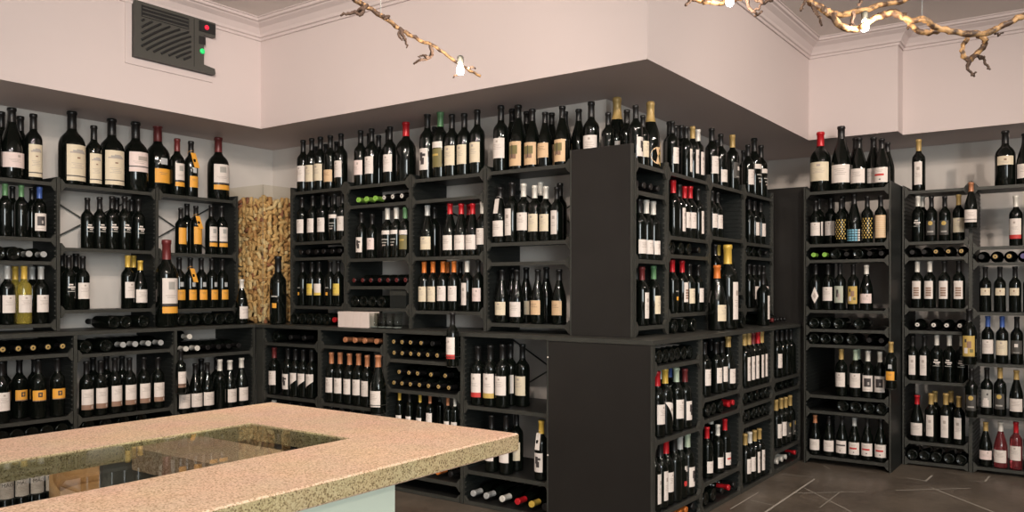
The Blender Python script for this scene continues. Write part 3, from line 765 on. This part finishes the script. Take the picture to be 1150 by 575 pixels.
lay('C2', 'L', '760:e 770:e 781:e=W', -0.020)
cell('C3', 1, '799.5:bkW@215 805.5:bkW@217 810:bkN!')
cell('C3', 2, '803:bkW@275 812:byW! 819:byW@277')
lay('C3', 3, '822:e 826:e 831:e', 0.016, .9)
cell('C3', 'L', '803.5:goC@298 814.5:byI@275')
lay('C3', 'L', '836:e=W', -0.100)
cell('C4', 1, '841:bkN@221 847:bkW@222 854:bkW@222 860:bkN!')
lay('C4', 2, '842:e 848:e 855:e 862:nk', 0.016, .95)
cell('C4', 3, '841:bkN@297 846.5:bkW@298 852.5:bkN@298 859.5:bkW@299')
cell('C4', 'L', '857:bkI@306')
lay('C4', 'L', '873:nm 878:nk 883:nk 888:nk 893:nk', -0.100, .85)
# lower tier
lay('c1', 0, '738:e=W 745:e=W 752:e=W 759:e=W 766:e=W 773:e=W 780:e=W', 0.030)
cell('c1', 1, '738:brW@417 746.8:byf@414 752:buN! 759.5:blW@413 769:bmq@414 742:bsW! 764:bkN!')
cell('c1', 2, '737:bkI@497 743.5:bkI 750:brW@492 760:bsG@490 773:blq@486 755:bkN! 768:bkN!')
lay('c1', 3, '760:no 768:no 777:no 784:nk', 0.016)
cell('c2', 0, '791:bkW@384 799:bkN@381! 804:bkW@384 810.5:bkW@383 818.5:gtw@378 825:bkN!')
lay('c2', 1, '796:e 803:e 811:e 819:nr 826:nr', 0.016, .95)
cell('c2', 2, '794:brw@479 798.5:bwN! 806:bww@477 814:brE@470 821:bkN! 826:bkN!')
lay('c2', 3, '795:e 803:e 812:nk 819:nr 826:nk', 0.016)
cell('c3', 0, '836.6:btI@374 841.5:btI@373 846.5:bmI@372 852.5:brI@372 858.5:btI@371 862.5:bkw!')
lay('c3', 1, '838:e=W 845:e=W 852:e 859:e 865:e', 0.016, .9)
lay('c3', 2, '837:e=W 842.5:e=W 848:e=W 853.5:e=W 859:e=W 864.5:e=W', 0.016, .9)
cell('c3', 3, '836.8:btW@487 842:bwW@485 847.3:btI@483 852.6:btI@481 858.5:bkw@484 863:bkN!')
cell('c4', 0, '872:bkW@371 877.5:bkN@371 883:bkN@370 888:bkN@370 893.5:bkN@370')
lay('c4', 1, '873:e 879:e 885:e 891:e', 0.016, .7)
cell('c4', 2, '871.5:btW@449 877:btW@447 882:btk@446 887:btk@444 892.5:buk@442')
lay('c4', 3, '874:nw 879:nw 884:nw 889:nk 894:nr', 0.016, .95)
# ---- far wall
cell('D1', 0, '921:mrC@148.8 941.4:Gkw@142.5 964.6:Gkw@155.7 959:gkN@155! 985.4:Gkw@152 992:gkN! 999:GkE@158.7')
cell('D1', 1, '916:bkW@226 945:bkX@223.5 958.8:gkx@218 974:bkX@221 989:bkc@220 921:bkW! 930:bkW! 938:bkW!')
lay('D1', 2, '908.5:nn 921:nn 933:e 944:nk 957:e 971:nk 987:nk', 0.016)
cell('D1', 3, '916:bkL@296.5 930:bkW@297 943.3:bkJ@296.5 958.3:bkj@297 973:gwP@298 935:bkN! 939:bkN!')
lay('D1', 4, '911:e 926:e 941:e 964.6:e', 0.016, .98)
lay('D1', 5, '908:e 925:e 940.4:e 956:e 976:nk 989:nk', 0.016, .98)
cell('D1', 6, '944.8:btW@392 960.7:blW@392.5 975:bwF@394 988:bwF@395 964:blN!')
lay('D1', 7, '947:e 962:e 976.7:e 990.6:e', 0.016, 1.05)
cell('D1', 8, '915.5:gcw@466 931:gkw@467 945.6:gke@466 959.5:gsE@469 974:gkE@469 989:gkE@469')
display('D1', 1000.6, 436, 384, 'btU', .0, 'on the outer upright of the jutting bay')
cell('D2', 0, '1031.7:btI@157')
cell('D2', 1, '1031:bwD@220.5 1036:bwN! 1046:bkk@221 1061:bkk@221 1076.6:btC@219')
lay('D2', 2, '1024:nk 1036:nk 1050.3:nT 1064.8:nT 1080:nT', 0.016)
cell('D2', 3, '1030.4:bwi@293 1044:bwi@293 1060.6:bki@293 1076.8:bki@293')
lay('D2', 4, '1030:nW 1049:nW 1063:nW 1077:nW', 0.016)
cell('D2', 5, '1027:bkI@377.4 1040:bkI@377 1053.8:bwD@376 1066:bwD@376 1079:bwD@377')
cell('D2', 6, '1030:grw@444 1045.5:btI@442 1062.5:btI@442 1076.5:btI@445 1050:btN! 1068:btN!')
lay('D2', 7, '1024:e 1037.7:e 1051:e 1065.4:e 1080:e', 0.016, 1.0)
cell('D3', 0, '1131:mkh@147.4 1149:Gkw@160')
cell('D3', 1, '1141:bwR@220 1158:bkW')
lay('D3', 2, '1099:nk 1112.6:nT 1127.4:nT 1144.8:np', 0.016)
cell('D3', 3, '1106.6:bkh@299 1123:bkh@299 1140:bkh@299 1156:bkh')
cell('D3', 4, '1109.4:buW@353 1125.5:buC@353 1142:bkK@354')
cell('D3', 5, '1108.5:bka@413 1123:btk@413 1141.5:gtw@416')
cell('D3', 6, '1107:gtP@474 1123.8:gww+@474 1141:brW+@474 1157:bkW')
display('D2', 1090.5, 256, 205, 'gcw', .0, 'at the middle upright of the far wall, highest')
display('D2', 1088.5, 409, 347, 'bkj', .0, 'at the middle upright of the far wall, midway')
display('D2', 1091, 468, 414, 'bkk', .0, 'at the middle upright of the far wall, lowest')

# ------------------------------------------------------------------ small things on the racks
R = RACKS['B2']
b0 = px_t(R, 437.5, .02); b1 = px_t(R, 456.5, .02)
r = empty('tin_box', loc(R, (b0+b1)/2, .02, R.sh[4]+.001)); tag(r, 'dark grey lidded tin box beside lying bottles on a long-wall shelf', 'box')
b = MB(); hw = (b1-b0)/2-.003; hh = .105
b.box((-hw, 0, 0), (hw, .2, hh*.72), M_RACKIN); b.build('box_body', r)
b = MB(); b.box((-hw-.002, -.002, hh*.72+.0005), (hw+.002, .202, hh), M_RACK); b.build('lid', r)
x0, x1 = px_t(R, 379.5, -.1), px_t(R, 413.5, -.1); nb = 4; w = (x1-x0)/nb
M_CARD = mat('pale_card', (.68, .57, .52), .7, noise=.05, nscale=30)
for i in range(nb):
    r = empty('card_box', Vector((x0+w*(i+.5), UB-.10, ZL+.001)))
    tag(r, 'pale pink card box on the long-wall ledge, %s from cork end' % ORD[i], 'box', 'pale card boxes on the ledge')
    b = MB(); b.box((-w/2+.0012, 0, 0), (w/2-.0012, .09, .072), M_CARD); b.build('carton', r)
    b = MB(); b.box((-w/2+.0008, -.001, .0725), (w/2-.0008, .091, .092), M_CARD); b.build('lid', r)
M_TUMB = pane_mat('tumbler_glass', (.80, .82, .80))
for i, px in enumerate((420.5, 429, 437.5, 446)):
    t = px_t(R, px, -.07)
    r = empty('glass_tumbler', Vector((t, UB-.07, ZL+.001))); tag(r, 'clear glass tumbler on the ledge, %s after the pale boxes' % ORD[i], 'glass', 'tumblers on the ledge')
    b = MB(); b.lathe([(.026, 0), (.029, .003), (.031, .088), (.0285, .088), (.0265, .012), (.001, .011)], M_TUMB, 20, cap1=False); b.build('glass_wall', r)
    b = MB(); b.lathe([(.0262, .0055), (.0266, .010)], mat('thick_glass_base', (.25, .27, .26), .08), 20); b.build('glass_base', r)

# ------------------------------------------------------------------ cork column
CX, CY, CT, CK = -4.496, 3.42, 1.815, 1.735
M_ACR = pane_mat('acrylic', (.93, .92, .88), 1.35)
r = empty('acrylic_cork_case', (CX, CY, ZL+.001)); tag(r, 'clear acrylic corner case on the ledge, packed with wine corks', 'display column')
hz = CT-ZL
for lo, hi in (((-.372, 0, 0), (0, .005, hz)), ((-.005, .0055, 0), (0, .372, hz))):
    b = MB(); b.box(lo, hi, M_ACR); b.build('clear_sheet', r)
b = MB(); b.box((-.0075, .0056, 0), (-.0055, .0075, hz), MATS['print_steel']); b.build('glued_edge', r)
CORKM = [mat('cork_%d' % i, c, .85, noise=.25, nscale=120) for i, c in enumerate([(.74,.50,.24), (.64,.40,.18), (.82,.62,.36), (.50,.28,.12), (.34,.14,.08)])]
CL, CR = .052, .0135
def cork_mesh(m):
    b = MB(); b.lathe([(CR*.93, -CL/2), (CR, -CL/2+.002), (CR, CL/2-.002), (CR*.93, CL/2)], m, 10); return b.mesh('cork')
corkm = [cork_mesh(m) for m in CORKM]
def cork_rot(face):
    a = random.choice([random.uniform(-.6, .6), random.uniform(.6, 2.5), random.uniform(-.4, .4)+PI/2])
    tilt = random.uniform(-.5, .5)
    d = Vector((math.cos(a), 0, math.sin(a)))
    d = Vector((d.x*math.cos(tilt), math.sin(tilt), d.z)).normalized() if face == 'Y' else Vector((math.sin(tilt), d.x*math.cos(tilt), d.z)).normalized()
    return d.to_track_quat('Z', 'Y')
spots = []
ncol = 0
z = ZL + .03
while z < CK - .01:
    for face, span in (('Y', .215), ('X', .30)):
        u = .036 + random.uniform(0, .014)
        while u < span:
            spots.append((face, u + random.uniform(-.006, .006), z + random.uniform(-.008, .008)))
            u += .045
    z += .0282
random.shuffle(spots)
corkset = spots[:298]
for face, u, z in corkset:
    dep = .0345 + random.uniform(0, .012)
    p = (CX-u, CY+dep, z) if face == 'Y' else (CX-dep, CY+u, z)
    o = link('wine_cork', random.choices(corkm, (4, 4, 3, 2, 1))[0], None, p)
    o.rotation_mode = 'QUATERNION'; o.rotation_quaternion = cork_rot(face)
    tag(o, 'used wine cork packed loosely in the clear acrylic corner case', 'cork', 'wine corks in the acrylic case')
b = MB()
for face, span in (('Y', .34), ('X', .33)):
    z = ZL + .034
    while z < CK:
        u = .105
        while u < span:
            q = cork_rot(face); m = random.choices(CORKM, (4, 4, 3, 2, 1))[0]; i0 = len(b.v)
            dep = .102 + random.uniform(0, .01) if not (u > (.22 if face == 'Y' else .31)) else .05
            c = Vector((CX-u, CY+dep, z)) if face == 'Y' else Vector((CX-dep, CY+u, z))
            seg = 8
            for e in (-CL/2, CL/2):
                for k in range(seg): b.v.append(tuple(c + q @ Vector((CR*math.cos(2*PI*k/seg), CR*math.sin(2*PI*k/seg), e))))
            for k in range(seg):
                j = (k+1) % seg; b.face([i0+k, i0+j, i0+seg+j, i0+seg+k], m, True)
            b.face([i0+k for k in reversed(range(seg))], m); b.face([i0+seg+k for k in range(seg)], m)
            u += .040
        z += .033
b.box((CX-.365, CY+.115, ZL+.004), (CX-.115, YB-.02, CK-.02), mat('cork_shade', (.10, .05, .02), .9))  # dark core block, shade of the gaps between corks set as colour
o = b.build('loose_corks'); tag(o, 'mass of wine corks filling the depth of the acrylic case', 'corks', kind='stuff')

# ------------------------------------------------------------------ stone counter
ZC, TC = .72, .05
KX0, KX1, KY0, KY1 = -2.436, -1.342, -.9, 1.892
OX0, OX1, OY0, OY1 = -2.110, -1.671, -.5, 1.560
def granite_mat(name, tint, dark):
    m = bpy.data.materials.new(name); m.use_nodes = True
    nt = m.node_tree; b = nt.nodes['Principled BSDF']; L = nt.links.new
    tc = nt.nodes.new('ShaderNodeTexCoord')
    v = nt.nodes.new('ShaderNodeTexVoronoi'); v.inputs['Scale'].default_value = 300
    n1 = nt.nodes.new('ShaderNodeTexNoise'); n1.inputs['Scale'].default_value = 210; n1.inputs['Detail'].default_value = 4
    n2 = nt.nodes.new('ShaderNodeTexNoise'); n2.inputs['Scale'].default_value = 7; n2.inputs['Detail'].default_value = 5
    for n in (v, n1, n2): L(tc.outputs['Object'], n.inputs['Vector'])
    r = nt.nodes.new('ShaderNodeValToRGB'); e = r.color_ramp.elements
    e[0].position = .28; e[0].color = (.27*dark, .17*dark, .10*dark, 1); e[1].position = .66; e[1].color = (.66, .50, .38, 1)
    x = e.new(.42); x.color = (.50, .35, .24, 1); x = e.new(.5); x.color = (.57, .415, .30, 1)
    mx = nt.nodes.new('ShaderNodeMix'); mx.data_type = 'FLOAT'; mx.inputs[0].default_value = .55
    sep = nt.nodes.new('ShaderNodeSeparateColor'); L(v.outputs['Color'], sep.inputs[0])
    L(sep.outputs[0], mx.inputs[2]); L(n1.outputs['Fac'], mx.inputs[3]); L(mx.outputs[0], r.inputs[0])
    m2 = nt.nodes.new('ShaderNodeMix'); m2.data_type = 'RGBA'; m2.blend_type = 'MULTIPLY'; m2.inputs[0].default_value = .2
    L(r.outputs[0], m2.inputs[6]); L(n2.outputs['Color'], m2.inputs[7]); m3 = nt.nodes.new('ShaderNodeMix'); m3.data_type = 'RGBA'; m3.blend_type = 'MULTIPLY'; m3.inputs[0].default_value = 1.0
    m3.inputs[7].default_value = (*tint, 1); L(m2.outputs[2], m3.inputs[6]); L(m3.outputs[2], b.inputs['Base Color'])
    b.inputs['Roughness'].default_value = .5
    bp = nt.nodes.new('ShaderNodeBump'); bp.inputs['Strength'].default_value = .12; L(n1.outputs['Fac'], bp.inputs['Height']); L(bp.outputs[0], b.inputs['Normal'])
    return m
M_STONE = granite_mat('polished_stone', (1.24, 1.18, 1.16), 1.15)
M_EDGE = granite_mat('edge_stone', (.88, .94, .74), .7)  # same stone with an olive tint, for the slab edges
M_FROST = mat('frosted_green_glass', (.56, .62, .53), .3, 0, .5)
ct = empty('stone_counter', ((KX0+KX1)/2, (KY0+KY1)/2, 0)); tag(ct, 'speckled stone counter with a sunken glass window and frosted green base', 'counter')
ox, oy = ct.location.x, ct.location.y
b = MB()
outer = [(KX0, KY0), (KX1, KY0), (KX1, KY1), (KX0, KY1)]; inner = [(OX0, OY0), (OX1, OY0), (OX1, OY1), (OX0, OY1)]
bv = .004
def ringv(pts, z, d=0.0):
    i = len(b.v)
    cx, cy = sum(p[0] for p in pts)/4, sum(p[1] for p in pts)/4
    for x, y in pts: b.v.append((x-ox+(d if x < cx else -d), y-oy+(d if y < cy else -d), z))
    return i
a0 = ringv(outer, ZC-TC+bv); a1 = ringv(outer, ZC-bv); a2 = ringv(outer, ZC, bv); a3 = ringv(outer, ZC-TC, bv)
i2 = ringv(inner, ZC); i3 = ringv(inner, ZC-TC)
for i in range(4):
    j = (i+1) % 4
    b.face([a0+i, a0+j, a1+j, a1+i], M_EDGE); b.face([a1+i, a1+j, a2+j, a2+i], M_STONE); b.face([a2+i, a2+j, i2+j, i2+i], M_STONE)
    b.face([a3+j, a3+i, i3+i, i3+j], M_STONE); b.face([a3+i, a3+j, a0+j, a0+i], M_STONE); b.face([i3+j, i3+i, i2+i, i2+j], M_EDGE)
b.build('counter_top', ct)
M_CGL = pane_mat('counter_glass', (.82, .84, .82), 1.32)
b = MB(); b.box((OX0+.002-ox, OY0+.002-oy, ZC-.014), (OX1-.002-ox, OY1-.002-oy, ZC-.003), M_CGL); gp = b.build('glass_window', ct); gp['label'] = 'clear glass window let into the stone'
# front skirt in frosted glass, far side open, a stone bridge under the window
bx = KX1-.055; by1 = on_x(443.5, 560, bx).y
b = MB(); b.box((bx-.02-ox, KY0+.05-oy, 0), (bx-ox, by1-oy, ZC-TC), M_FROST); o = b.build('base_panel', ct); o['label'] = 'frosted pale green glass skirt'
b = MB(); b.box((KX0+.30-ox, KY0+.05-oy, 0), (bx-.021-ox, KY0+.07-oy, ZC-TC), M_FROST); b.build('base_panel', ct)
ya0, ya1 = on_z(140, 501, ZC-.016).y, on_z(210, 487, ZC-.016).y
b = MB(); b.box((OX0-.004-ox+.006, ya0-oy, ZC-.075), (OX1-.002-ox, ya1-oy, ZC-.0155), M_STONE); b.build('stone_bridge', ct)
M_INNER = mat('inner_board', (.55, .48, .42), .5, noise=.08, nscale=10)
fx = -2.25; yp = on_x(116, 530, fx).y
b = MB(); b.box((fx-.02-ox, yp-oy, 0), (fx-ox, KY1-.10-oy, ZC-TC), M_INNER); o = b.build('base_panel', ct); o['label'] = 'grey-brown inner board'

# bentwood seat seen through the counter's window
p = on_x(126, 524, -3.35); zt = p.z
M_WOOD = mat('bentwood', (.46, .27, .12), .45, noise=.2, nscale=14)
st = empty('tub_chair', (p.x, p.y, 0), .35); tag(st, 'tan bentwood tub chair on the floor, seen through the counter glass', 'chair')
b = MB(); n = 22; Rr = .23
ins = []
for i in range(n+1):
    a = -PI*.62 + PI*1.24*i/n
    h = .262 + (zt-.262)*max(0, 1-(a/1.96)**2)**1.1
    for rr in (Rr, Rr-.014):
        for z in (.24, h): ins.append((-rr*math.cos(a), rr*math.sin(a), z))
i0 = len(b.v); b.v += ins
for i in range(n):
    k = i0+4*i; q = k+4
    b.face([k, q, q+1, k+1], M_WOOD, True); b.face([k+3, q+3, q+2, k+2], M_WOOD, True); b.face([k+1, q+1, q+3, k+3], M_WOOD); b.face([k+2, q+2, q, k], M_WOOD)
b.face([i0, i0+1, i0+3, i0+2], M_WOOD); k = i0+4*n; b.face([k+2, k+3, k+1, k], M_WOOD)
b.build('backrest', st)
b = MB(); b.lathe([(.205, .255), (.212, .262), (.212, .285), (.20, .293)], M_WOOD, 28); b.build('seat', st)
for sx, sy in ((1,1),(1,-1),(-1,1),(-1,-1)):
    b = MB(); b.tube([(sx*.12, sy*.12, .254), (sx*.16, sy*.16, 0)], [.014, .010], M_WOOD, 10); b.build('leg', st)

# ------------------------------------------------------------------ wall cooler
M_COOL = mat('cooler_plastic', (.056, .054, .047), .5)
M_SLOT = mat('cooler_slot', (.008, .008, .008), .6)
y0, y1 = 2.399, 2.842; zb, ztp = 1.257+0.005, 1.568
zb, ztp = 2.385-.0, 2.70
zb, ztp = EYE+.129+1.13-.0, 0
zb = on_x(148, 64, SXA).z; ztp = on_x(148, 1, SXA).z
y1 = on_x(224, 60, SXA).y; y2 = on_x(238, 25, SXA).y
co = empty('wall_cooler', (SXA+.001, y0, zb), PI/2); tag(co, 'dark grey wine cooler with slotted grille, set high in the bulkhead', 'cooler')
W = y2-y0; Hh = ztp-zb; Wb = y1-y0; D = .035
# local: x along wall, y = into wall (so -y is out), z up
b = MB(); b.prism([(0, 0), (W-.004, 0), (W, .012), (W-.004, .036), (Wb+.006, .046), (Wb+.006, Hh-.085), (W, Hh-.085), (W, Hh), (0, Hh)], 1, -D, 0, M_COOL)
b.build('housing', co)
b = MB()
for i in range(6): b.box((.04, -D-.004, Hh-.078+i*.0105), (.315, -D-.0005, Hh-.072+i*.0105), M_SLOT if i % 2 else M_COOL)
b.box((.035, -D-.002, Hh-.082), (.32, -D-.0004, Hh-.018), M_SLOT); b.build('louvre', co)
b = MB()                                                                     # curved diagonal slots, one pattern
gx0, gx1, gz0, gz1 = .035, .335, .045, Hh-.092
for k in range(-7, 7):
    seg = []
    for q in range(80):
        x = gx0 + (gx1-gx0)*q/79; z = gz0 + k*.0345 + .016 + .78*(x-gx0) - .55*(x-gx0)**2 + (.0 if k >= 0 else -.02*k*(x-gx0))
        if gz0 < z < gz1: seg.append((x, -D-.0005, z))
    if len(seg) > 3: b.tube(seg[::2] if len(seg) > 8 else seg, .0068, M_SLOT, 6)
b.build('grille', co)
b = MB(); b.box((.352, -D-.0015, .02), (.355, -D-.0004, Hh-.01), M_SLOT); b.build('panel_seam', co)
b = MB(); b.box((.385, -D-.006, Hh-.07), (W-.004, -D-.0004, Hh-.012), M_SLOT); dsp = b.build('display', co)
b = MB(); b.lathe([(.014, 0), (.014, .005), (.009, .008)], mat('red_led', (.80, .015, .05), .4, emit=.5), 12); o = b.build('red_light', co, (.43, -D-.006, Hh-.042)); o.rotation_euler = (PI/2, 0, 0)
b = MB(); b.box((.385, -D-.005, Hh-.145), (.425, -D-.0004, Hh-.100), M_SLOT); b.build('rocker_switch', co)
b = MB(); b.lathe([(.016, 0), (.016, .005), (.010, .008)], mat('green_led', (.02, .62, .16), .4, emit=.45), 12); o = b.build('green_light', co, (.405, -D-.0004, Hh-.185)); o.rotation_euler = (PI/2, 0, 0)
b = MB(); t_ = .006; fx0, fx1, fz0, fz1 = -.040, W+.0, -.040, Hh+.012
for lo, hi in (((fx0, -t_, fz0), (fx1, 0, fz0+.034)), ((fx0, -t_, fz0+.034), (fx0+.034, 0, fz1))): b.box(lo, hi, M_PAINT)
o = b.build('surround', co); o['label'] = 'white painted surround'

# ------------------------------------------------------------------ vine-branch lamps
def wood_mat():
    m = bpy.data.materials.new('vine_wood'); m.use_nodes = True
    nt = m.node_tree; b = nt.nodes['Principled BSDF']; L = nt.links.new
    tc = nt.nodes.new('ShaderNodeTexCoord'); nz = nt.nodes.new('ShaderNodeTexNoise'); nz.inputs['Scale'].default_value = 60; nz.inputs['Detail'].default_value = 6
    r = nt.nodes.new('ShaderNodeValToRGB'); r.color_ramp.elements[0].position = .42; r.color_ramp.elements[0].color = (.05, .022, .010, 1)
    r.color_ramp.elements[1].position = .60; r.color_ramp.elements[1].color = (.46, .26, .11, 1)
    L(tc.outputs['Object'], nz.inputs['Vector']); L(nz.outputs['Fac'], r.inputs[0]); L(r.outputs[0], b.inputs['Base Color'])
    bp = nt.nodes.new('ShaderNodeBump'); bp.inputs['Strength'].default_value = .5; L(nz.outputs['Fac'], bp.inputs['Height']); L(bp.outputs[0], b.inputs['Normal'])
    b.inputs['Roughness'].default_value = .6
    return m
M_VINE = wood_mat(); M_BARK = mat('dark_bark', (.06, .032, .02), .8, noise=.4, nscale=70)
M_BULB = mat('bulb_glow', (1.0, .90, .74), .3, emit=60)
def smooth(pts, n=5):
    P = [Vector(p) for p in pts]; out = []
    for i in range(len(P)-1):
        p0, p1, p2, p3 = P[max(i-1,0)], P[i], P[i+1], P[min(i+2, len(P)-1)]
        for k in range(n):
            t = k/n
            out.append(.5*((2*p1) + (p2-p0)*t + (2*p0-5*p1+4*p2-p3)*t*t + (3*p1-p0-3*p2+p3)*t**3))
    out.append(P[-1]); return out
def limb(b, px, dep, r0, r1, m, wob=.002, dd=0.0):
    pts = []
    for i, (x, y) in enumerate(px):
        pts.append(at_depth(x, y, dep + dd*i/max(1, len(px)-1) + random.uniform(-.01, .01)))
    P = smooth(pts); n = len(P); rad = []
    for i in range(n):
        r = .86*(r0 + (r1-r0)*i/(n-1)); rad.append(r*random.uniform(.84, 1.18)); P[i] += Vector((random.uniform(-wob, wob), random.uniform(-wob, wob), random.uniform(-wob, wob)))
    org = b.org
    b.tube([p-org for p in P], rad, m, 9)
def lamp(label, org_px, dep, mains, twigs, bulbs, wires, power):
    org = at_depth(*org_px, dep)
    r = empty('vine_branch_lamp', org); tag(r, label, 'lamp', 'vine branch lamps on wires')
    for pts, r0, r1, dd in mains:
        b = MB(); b.org = org; limb(b, pts, dep, r0, r1, M_VINE, dd=dd); b.build('branch', r)
    for pts, r0, r1 in twigs:
        b = MB(); b.org = org; limb(b, pts, dep, r0, r1, M_BARK if r0 < .0075 else M_VINE, .0025); b.build('twig', r)
    for x, y in bulbs:
        c = at_depth(x, y, dep-.015)
        b = MB(); b.lathe([(.001, -.010), (.006, -.008), (.0095, -.003), (.0102, .002), (.0092, .007), (.0065, .0125), (.005, .0180)], M_BULB, 14); b.build('bulb', r, c-org)
        b = MB(); b.lathe([(.0075, .0185), (.0085, .022), (.0085, .036), (.004, .040)], M_RACK, 12); b.build('lamp_holder', r, c-org)
        l = bpy.data.lights.new('bulb_light', 'POINT'); l.energy = power; l.color = (1.0, .84, .66); l.shadow_soft_size = .018
        o = link('bulb_light', l, r, c-org-Vector((SN*-.03, CS*.03, .0)))
    for x, y in wires:
        a = at_depth(x, y, dep)
        b = MB(); b.tube([a-org, Vector((a.x, a.y, H_CEIL))-org], .0012, MATS['print_steel'], 6); b.build('hanging_wire', r)
        b = MB(); b.lathe([(.02, -.008), (.022, -.001)], MATS['print_paper'], 14); b.build('ceiling_rose', r, Vector((a.x, a.y, H_CEIL-.001))-org)
lamp('gnarled vine branch with one bulb hanging over the stone counter', (440, 20), 2.1,
     [([(330,-70),(360,-32),(385,-12),(398.8,0),(410.7,6.8),(427.6,17),(448,32),(466.6,42.4),(485.3,51),(505.6,64.4),(519,74.6),(539.5,84.8)], .0095, .004, .12)],
     [([(408,9),(400,14),(391,15),(382,17.6)], .0072, .003), ([(412,6),(404,17),(398,12)], .006, .003), ([(430,18),(437,19),(431,22)], .006, .003),
      ([(450,33),(453,42),(456,47),(457,54)], .006, .002), ([(452,34),(447,40),(452,46)], .005, .0025), ([(484,52),(485,61),(479,66),(471,67),(464.5,73)], .0062, .003), ([(480,65),(476,62),(470,64)], .005, .002),
      ([(517,76),(514,84),(509,86)], .004, .002), ([(526,76),(534,77)], .004, .0025)],
     [(517, 80)], [(348,-50), (427.6,15)], 3.2)
lamp('twisted forked vine branch lamp hung nearest the far wall', (1000, 20), 2.0,
     [([(880,-30),(896,-12),(908,0),(924,10.4),(937.8,15.7),(958.7,14),(986.5,7),(1014,0),(1040,-10)], .0105, .007, .1),
      ([(924,10.4),(934,18),(944.8,29.6),(962,33),(972.6,26),(990,17.4),(1007,15.7),(1021,22.6),(1038.7,22.6),(1052.6,31.3),(1077,36.5),(1097.8,38),(1115,34.8),(1132.6,26),(1150,17.4),(1175,6)], .0092, .0078, -.08),
      ([(1017,20),(1023,28),(1031.7,34.8),(1045.7,36.5),(1059.6,33)], .007, .007, -.02),
      ([(1094,38),(1106.5,45.2),(1101,55.7),(1087.4,67.8),(1080.4,57),(1086,44)], .0085, .006, .02)],
     [([(906,-2),(902,6),(899.6,12)], .0055, .003), ([(913.5,8),(917,15),(921,20),(922,28)], .006, .003), ([(958,14),(957,24),(955,33)], .006, .005),
      ([(985,18),(1001,12.5),(1018,16)], .0058, .004), ([(965,6),(968,0),(972,-4)], .005, .003), ([(1018,20),(1021,27),(1019,32)], .006, .003),
      ([(1086,64),(1088,70),(1085.7,76),(1090,80),(1094,86)], .0062, .003), ([(1094,62),(1103,66),(1107,72),(1111.7,78)], .005, .0025), ([(1092,84),(1097,82)], .004, .002), ([(1100,64),(1106,63)], .004, .002),
      ([(1116,34),(1121,39),(1126,36)], .005, .002), ([(1119,33),(1124,31)], .005, .003)],
     [(971, 31)], [(1035.5, 20), (905, -6), (1165, 8)], 3.2)
lamp('knotted vine branch lamp partly cut off above the pillar racks', (820, 0), 2.05,
     [([(700,-60),(740,-26),(768,-6),(785,1),(795,2.5),(812,3.5),(826,-1),(842,-4),(870,-12)], .0085, .006, .05)],
     [([(776,-4),(773,2),(769,7)], .006, .003), ([(838,-4),(841,6),(846,13),(851,16.5),(856,13)], .0055, .003), ([(846,12),(852,9),(857,3)], .004, .0025), ([(851,16.5),(848,18.5)], .004, .002), ([(850,0),(857,3),(866,0)], .006, .004)],
     [(819.6, 3)], [(740,-26), (850,-6)], 3.2)

# ------------------------------------------------------------------ lights
def area(name, loc_, rot, sx, sy, e, col):
    l = bpy.data.lights.new(name, 'AREA'); l.shape = 'RECTANGLE'; l.size, l.size_y = sx, sy; l.energy = e; l.color = col
    o = link(name, l, None, loc_); o.rotation_euler = rot; return o
area('window_daylight', (XR-.03, (W1[0]+W1[1])/2, 1.45), (PI/2, 0, PI/2), W1[1]-W1[0]-.1, 1.8, 280, (.89, .95, .94))
area('window_daylight', ((W2[0]+W2[1])/2, YR+.03, 1.45), (PI/2, 0, 0), W2[1]-W2[0]-.1, 1.8, 10, (.86, .95, 1.0))
WARM = (1.0, .86, .74)
def spot(loc_, aim, e, ang=80, col=WARM, size=.035):
    l = bpy.data.lights.new('unseen_ceiling_spot', 'SPOT'); l.energy = e; l.color = col; l.spot_size = math.radians(ang); l.spot_blend = .7; l.shadow_soft_size = size
    o = link('unseen_ceiling_spot', l, None, loc_); d = Vector(aim) - Vector(loc_); o.rotation_euler = d.to_track_quat('-Z', 'Y').to_euler(); return o
for x, y, ax, ay, az, e in [(-1.6, -.6, -4.6, 1.9, 1.2, 90), (-1.9, .9, -4.6, 2.7, 1.2, 75), (-1.5, 1.0, -3.6, 3.5, 1.1, 130), (-.6, .4, -2.7, 3.5, 1.1, 130),
                            (.9, 2.0, -1.7, 4.0, 1.2, 115), (1.1, 3.4, -1.7, 4.8, 1.2, 95), (.6, 2.6, -1.1, 5.6, 1.0, 120), (1.2, 3.2, -.3, 5.8, .9, 110), (-1.2, .5, -1.9, 1.3, .7, 120), (2.3, .4, -1.9, 1.0, .55, 130)]:  # lamps out of view; the last is added to brighten the counter front
    spot((x, y, 2.74), (ax, ay, az), e, 84)
w = bpy.data.worlds.new('World'); SC.world = w; w.use_nodes = True
w.node_tree.nodes['Background'].inputs[0].default_value = (.80, .88, 1.0, 1); w.node_tree.nodes['Background'].inputs[1].default_value = 1.0

# ------------------------------------------------------------------ camera and view
cd = bpy.data.cameras.new('Camera'); cd.sensor_width = 36; cd.lens = FPX/1150*36; cd.shift_y = (YH-287.5)/1150; cd.clip_start = .02
cam = link('Camera', cd, None, (0, 0, EYE)); cam.rotation_euler = (PI/2, 0, TH)
SC.camera = cam
SC.view_settings.view_transform = 'Standard'; SC.view_settings.look = 'None'; SC.view_settings.exposure = -0.08; SC.view_settings.gamma = 1.0
SC.view_settings.use_curve_mapping = False
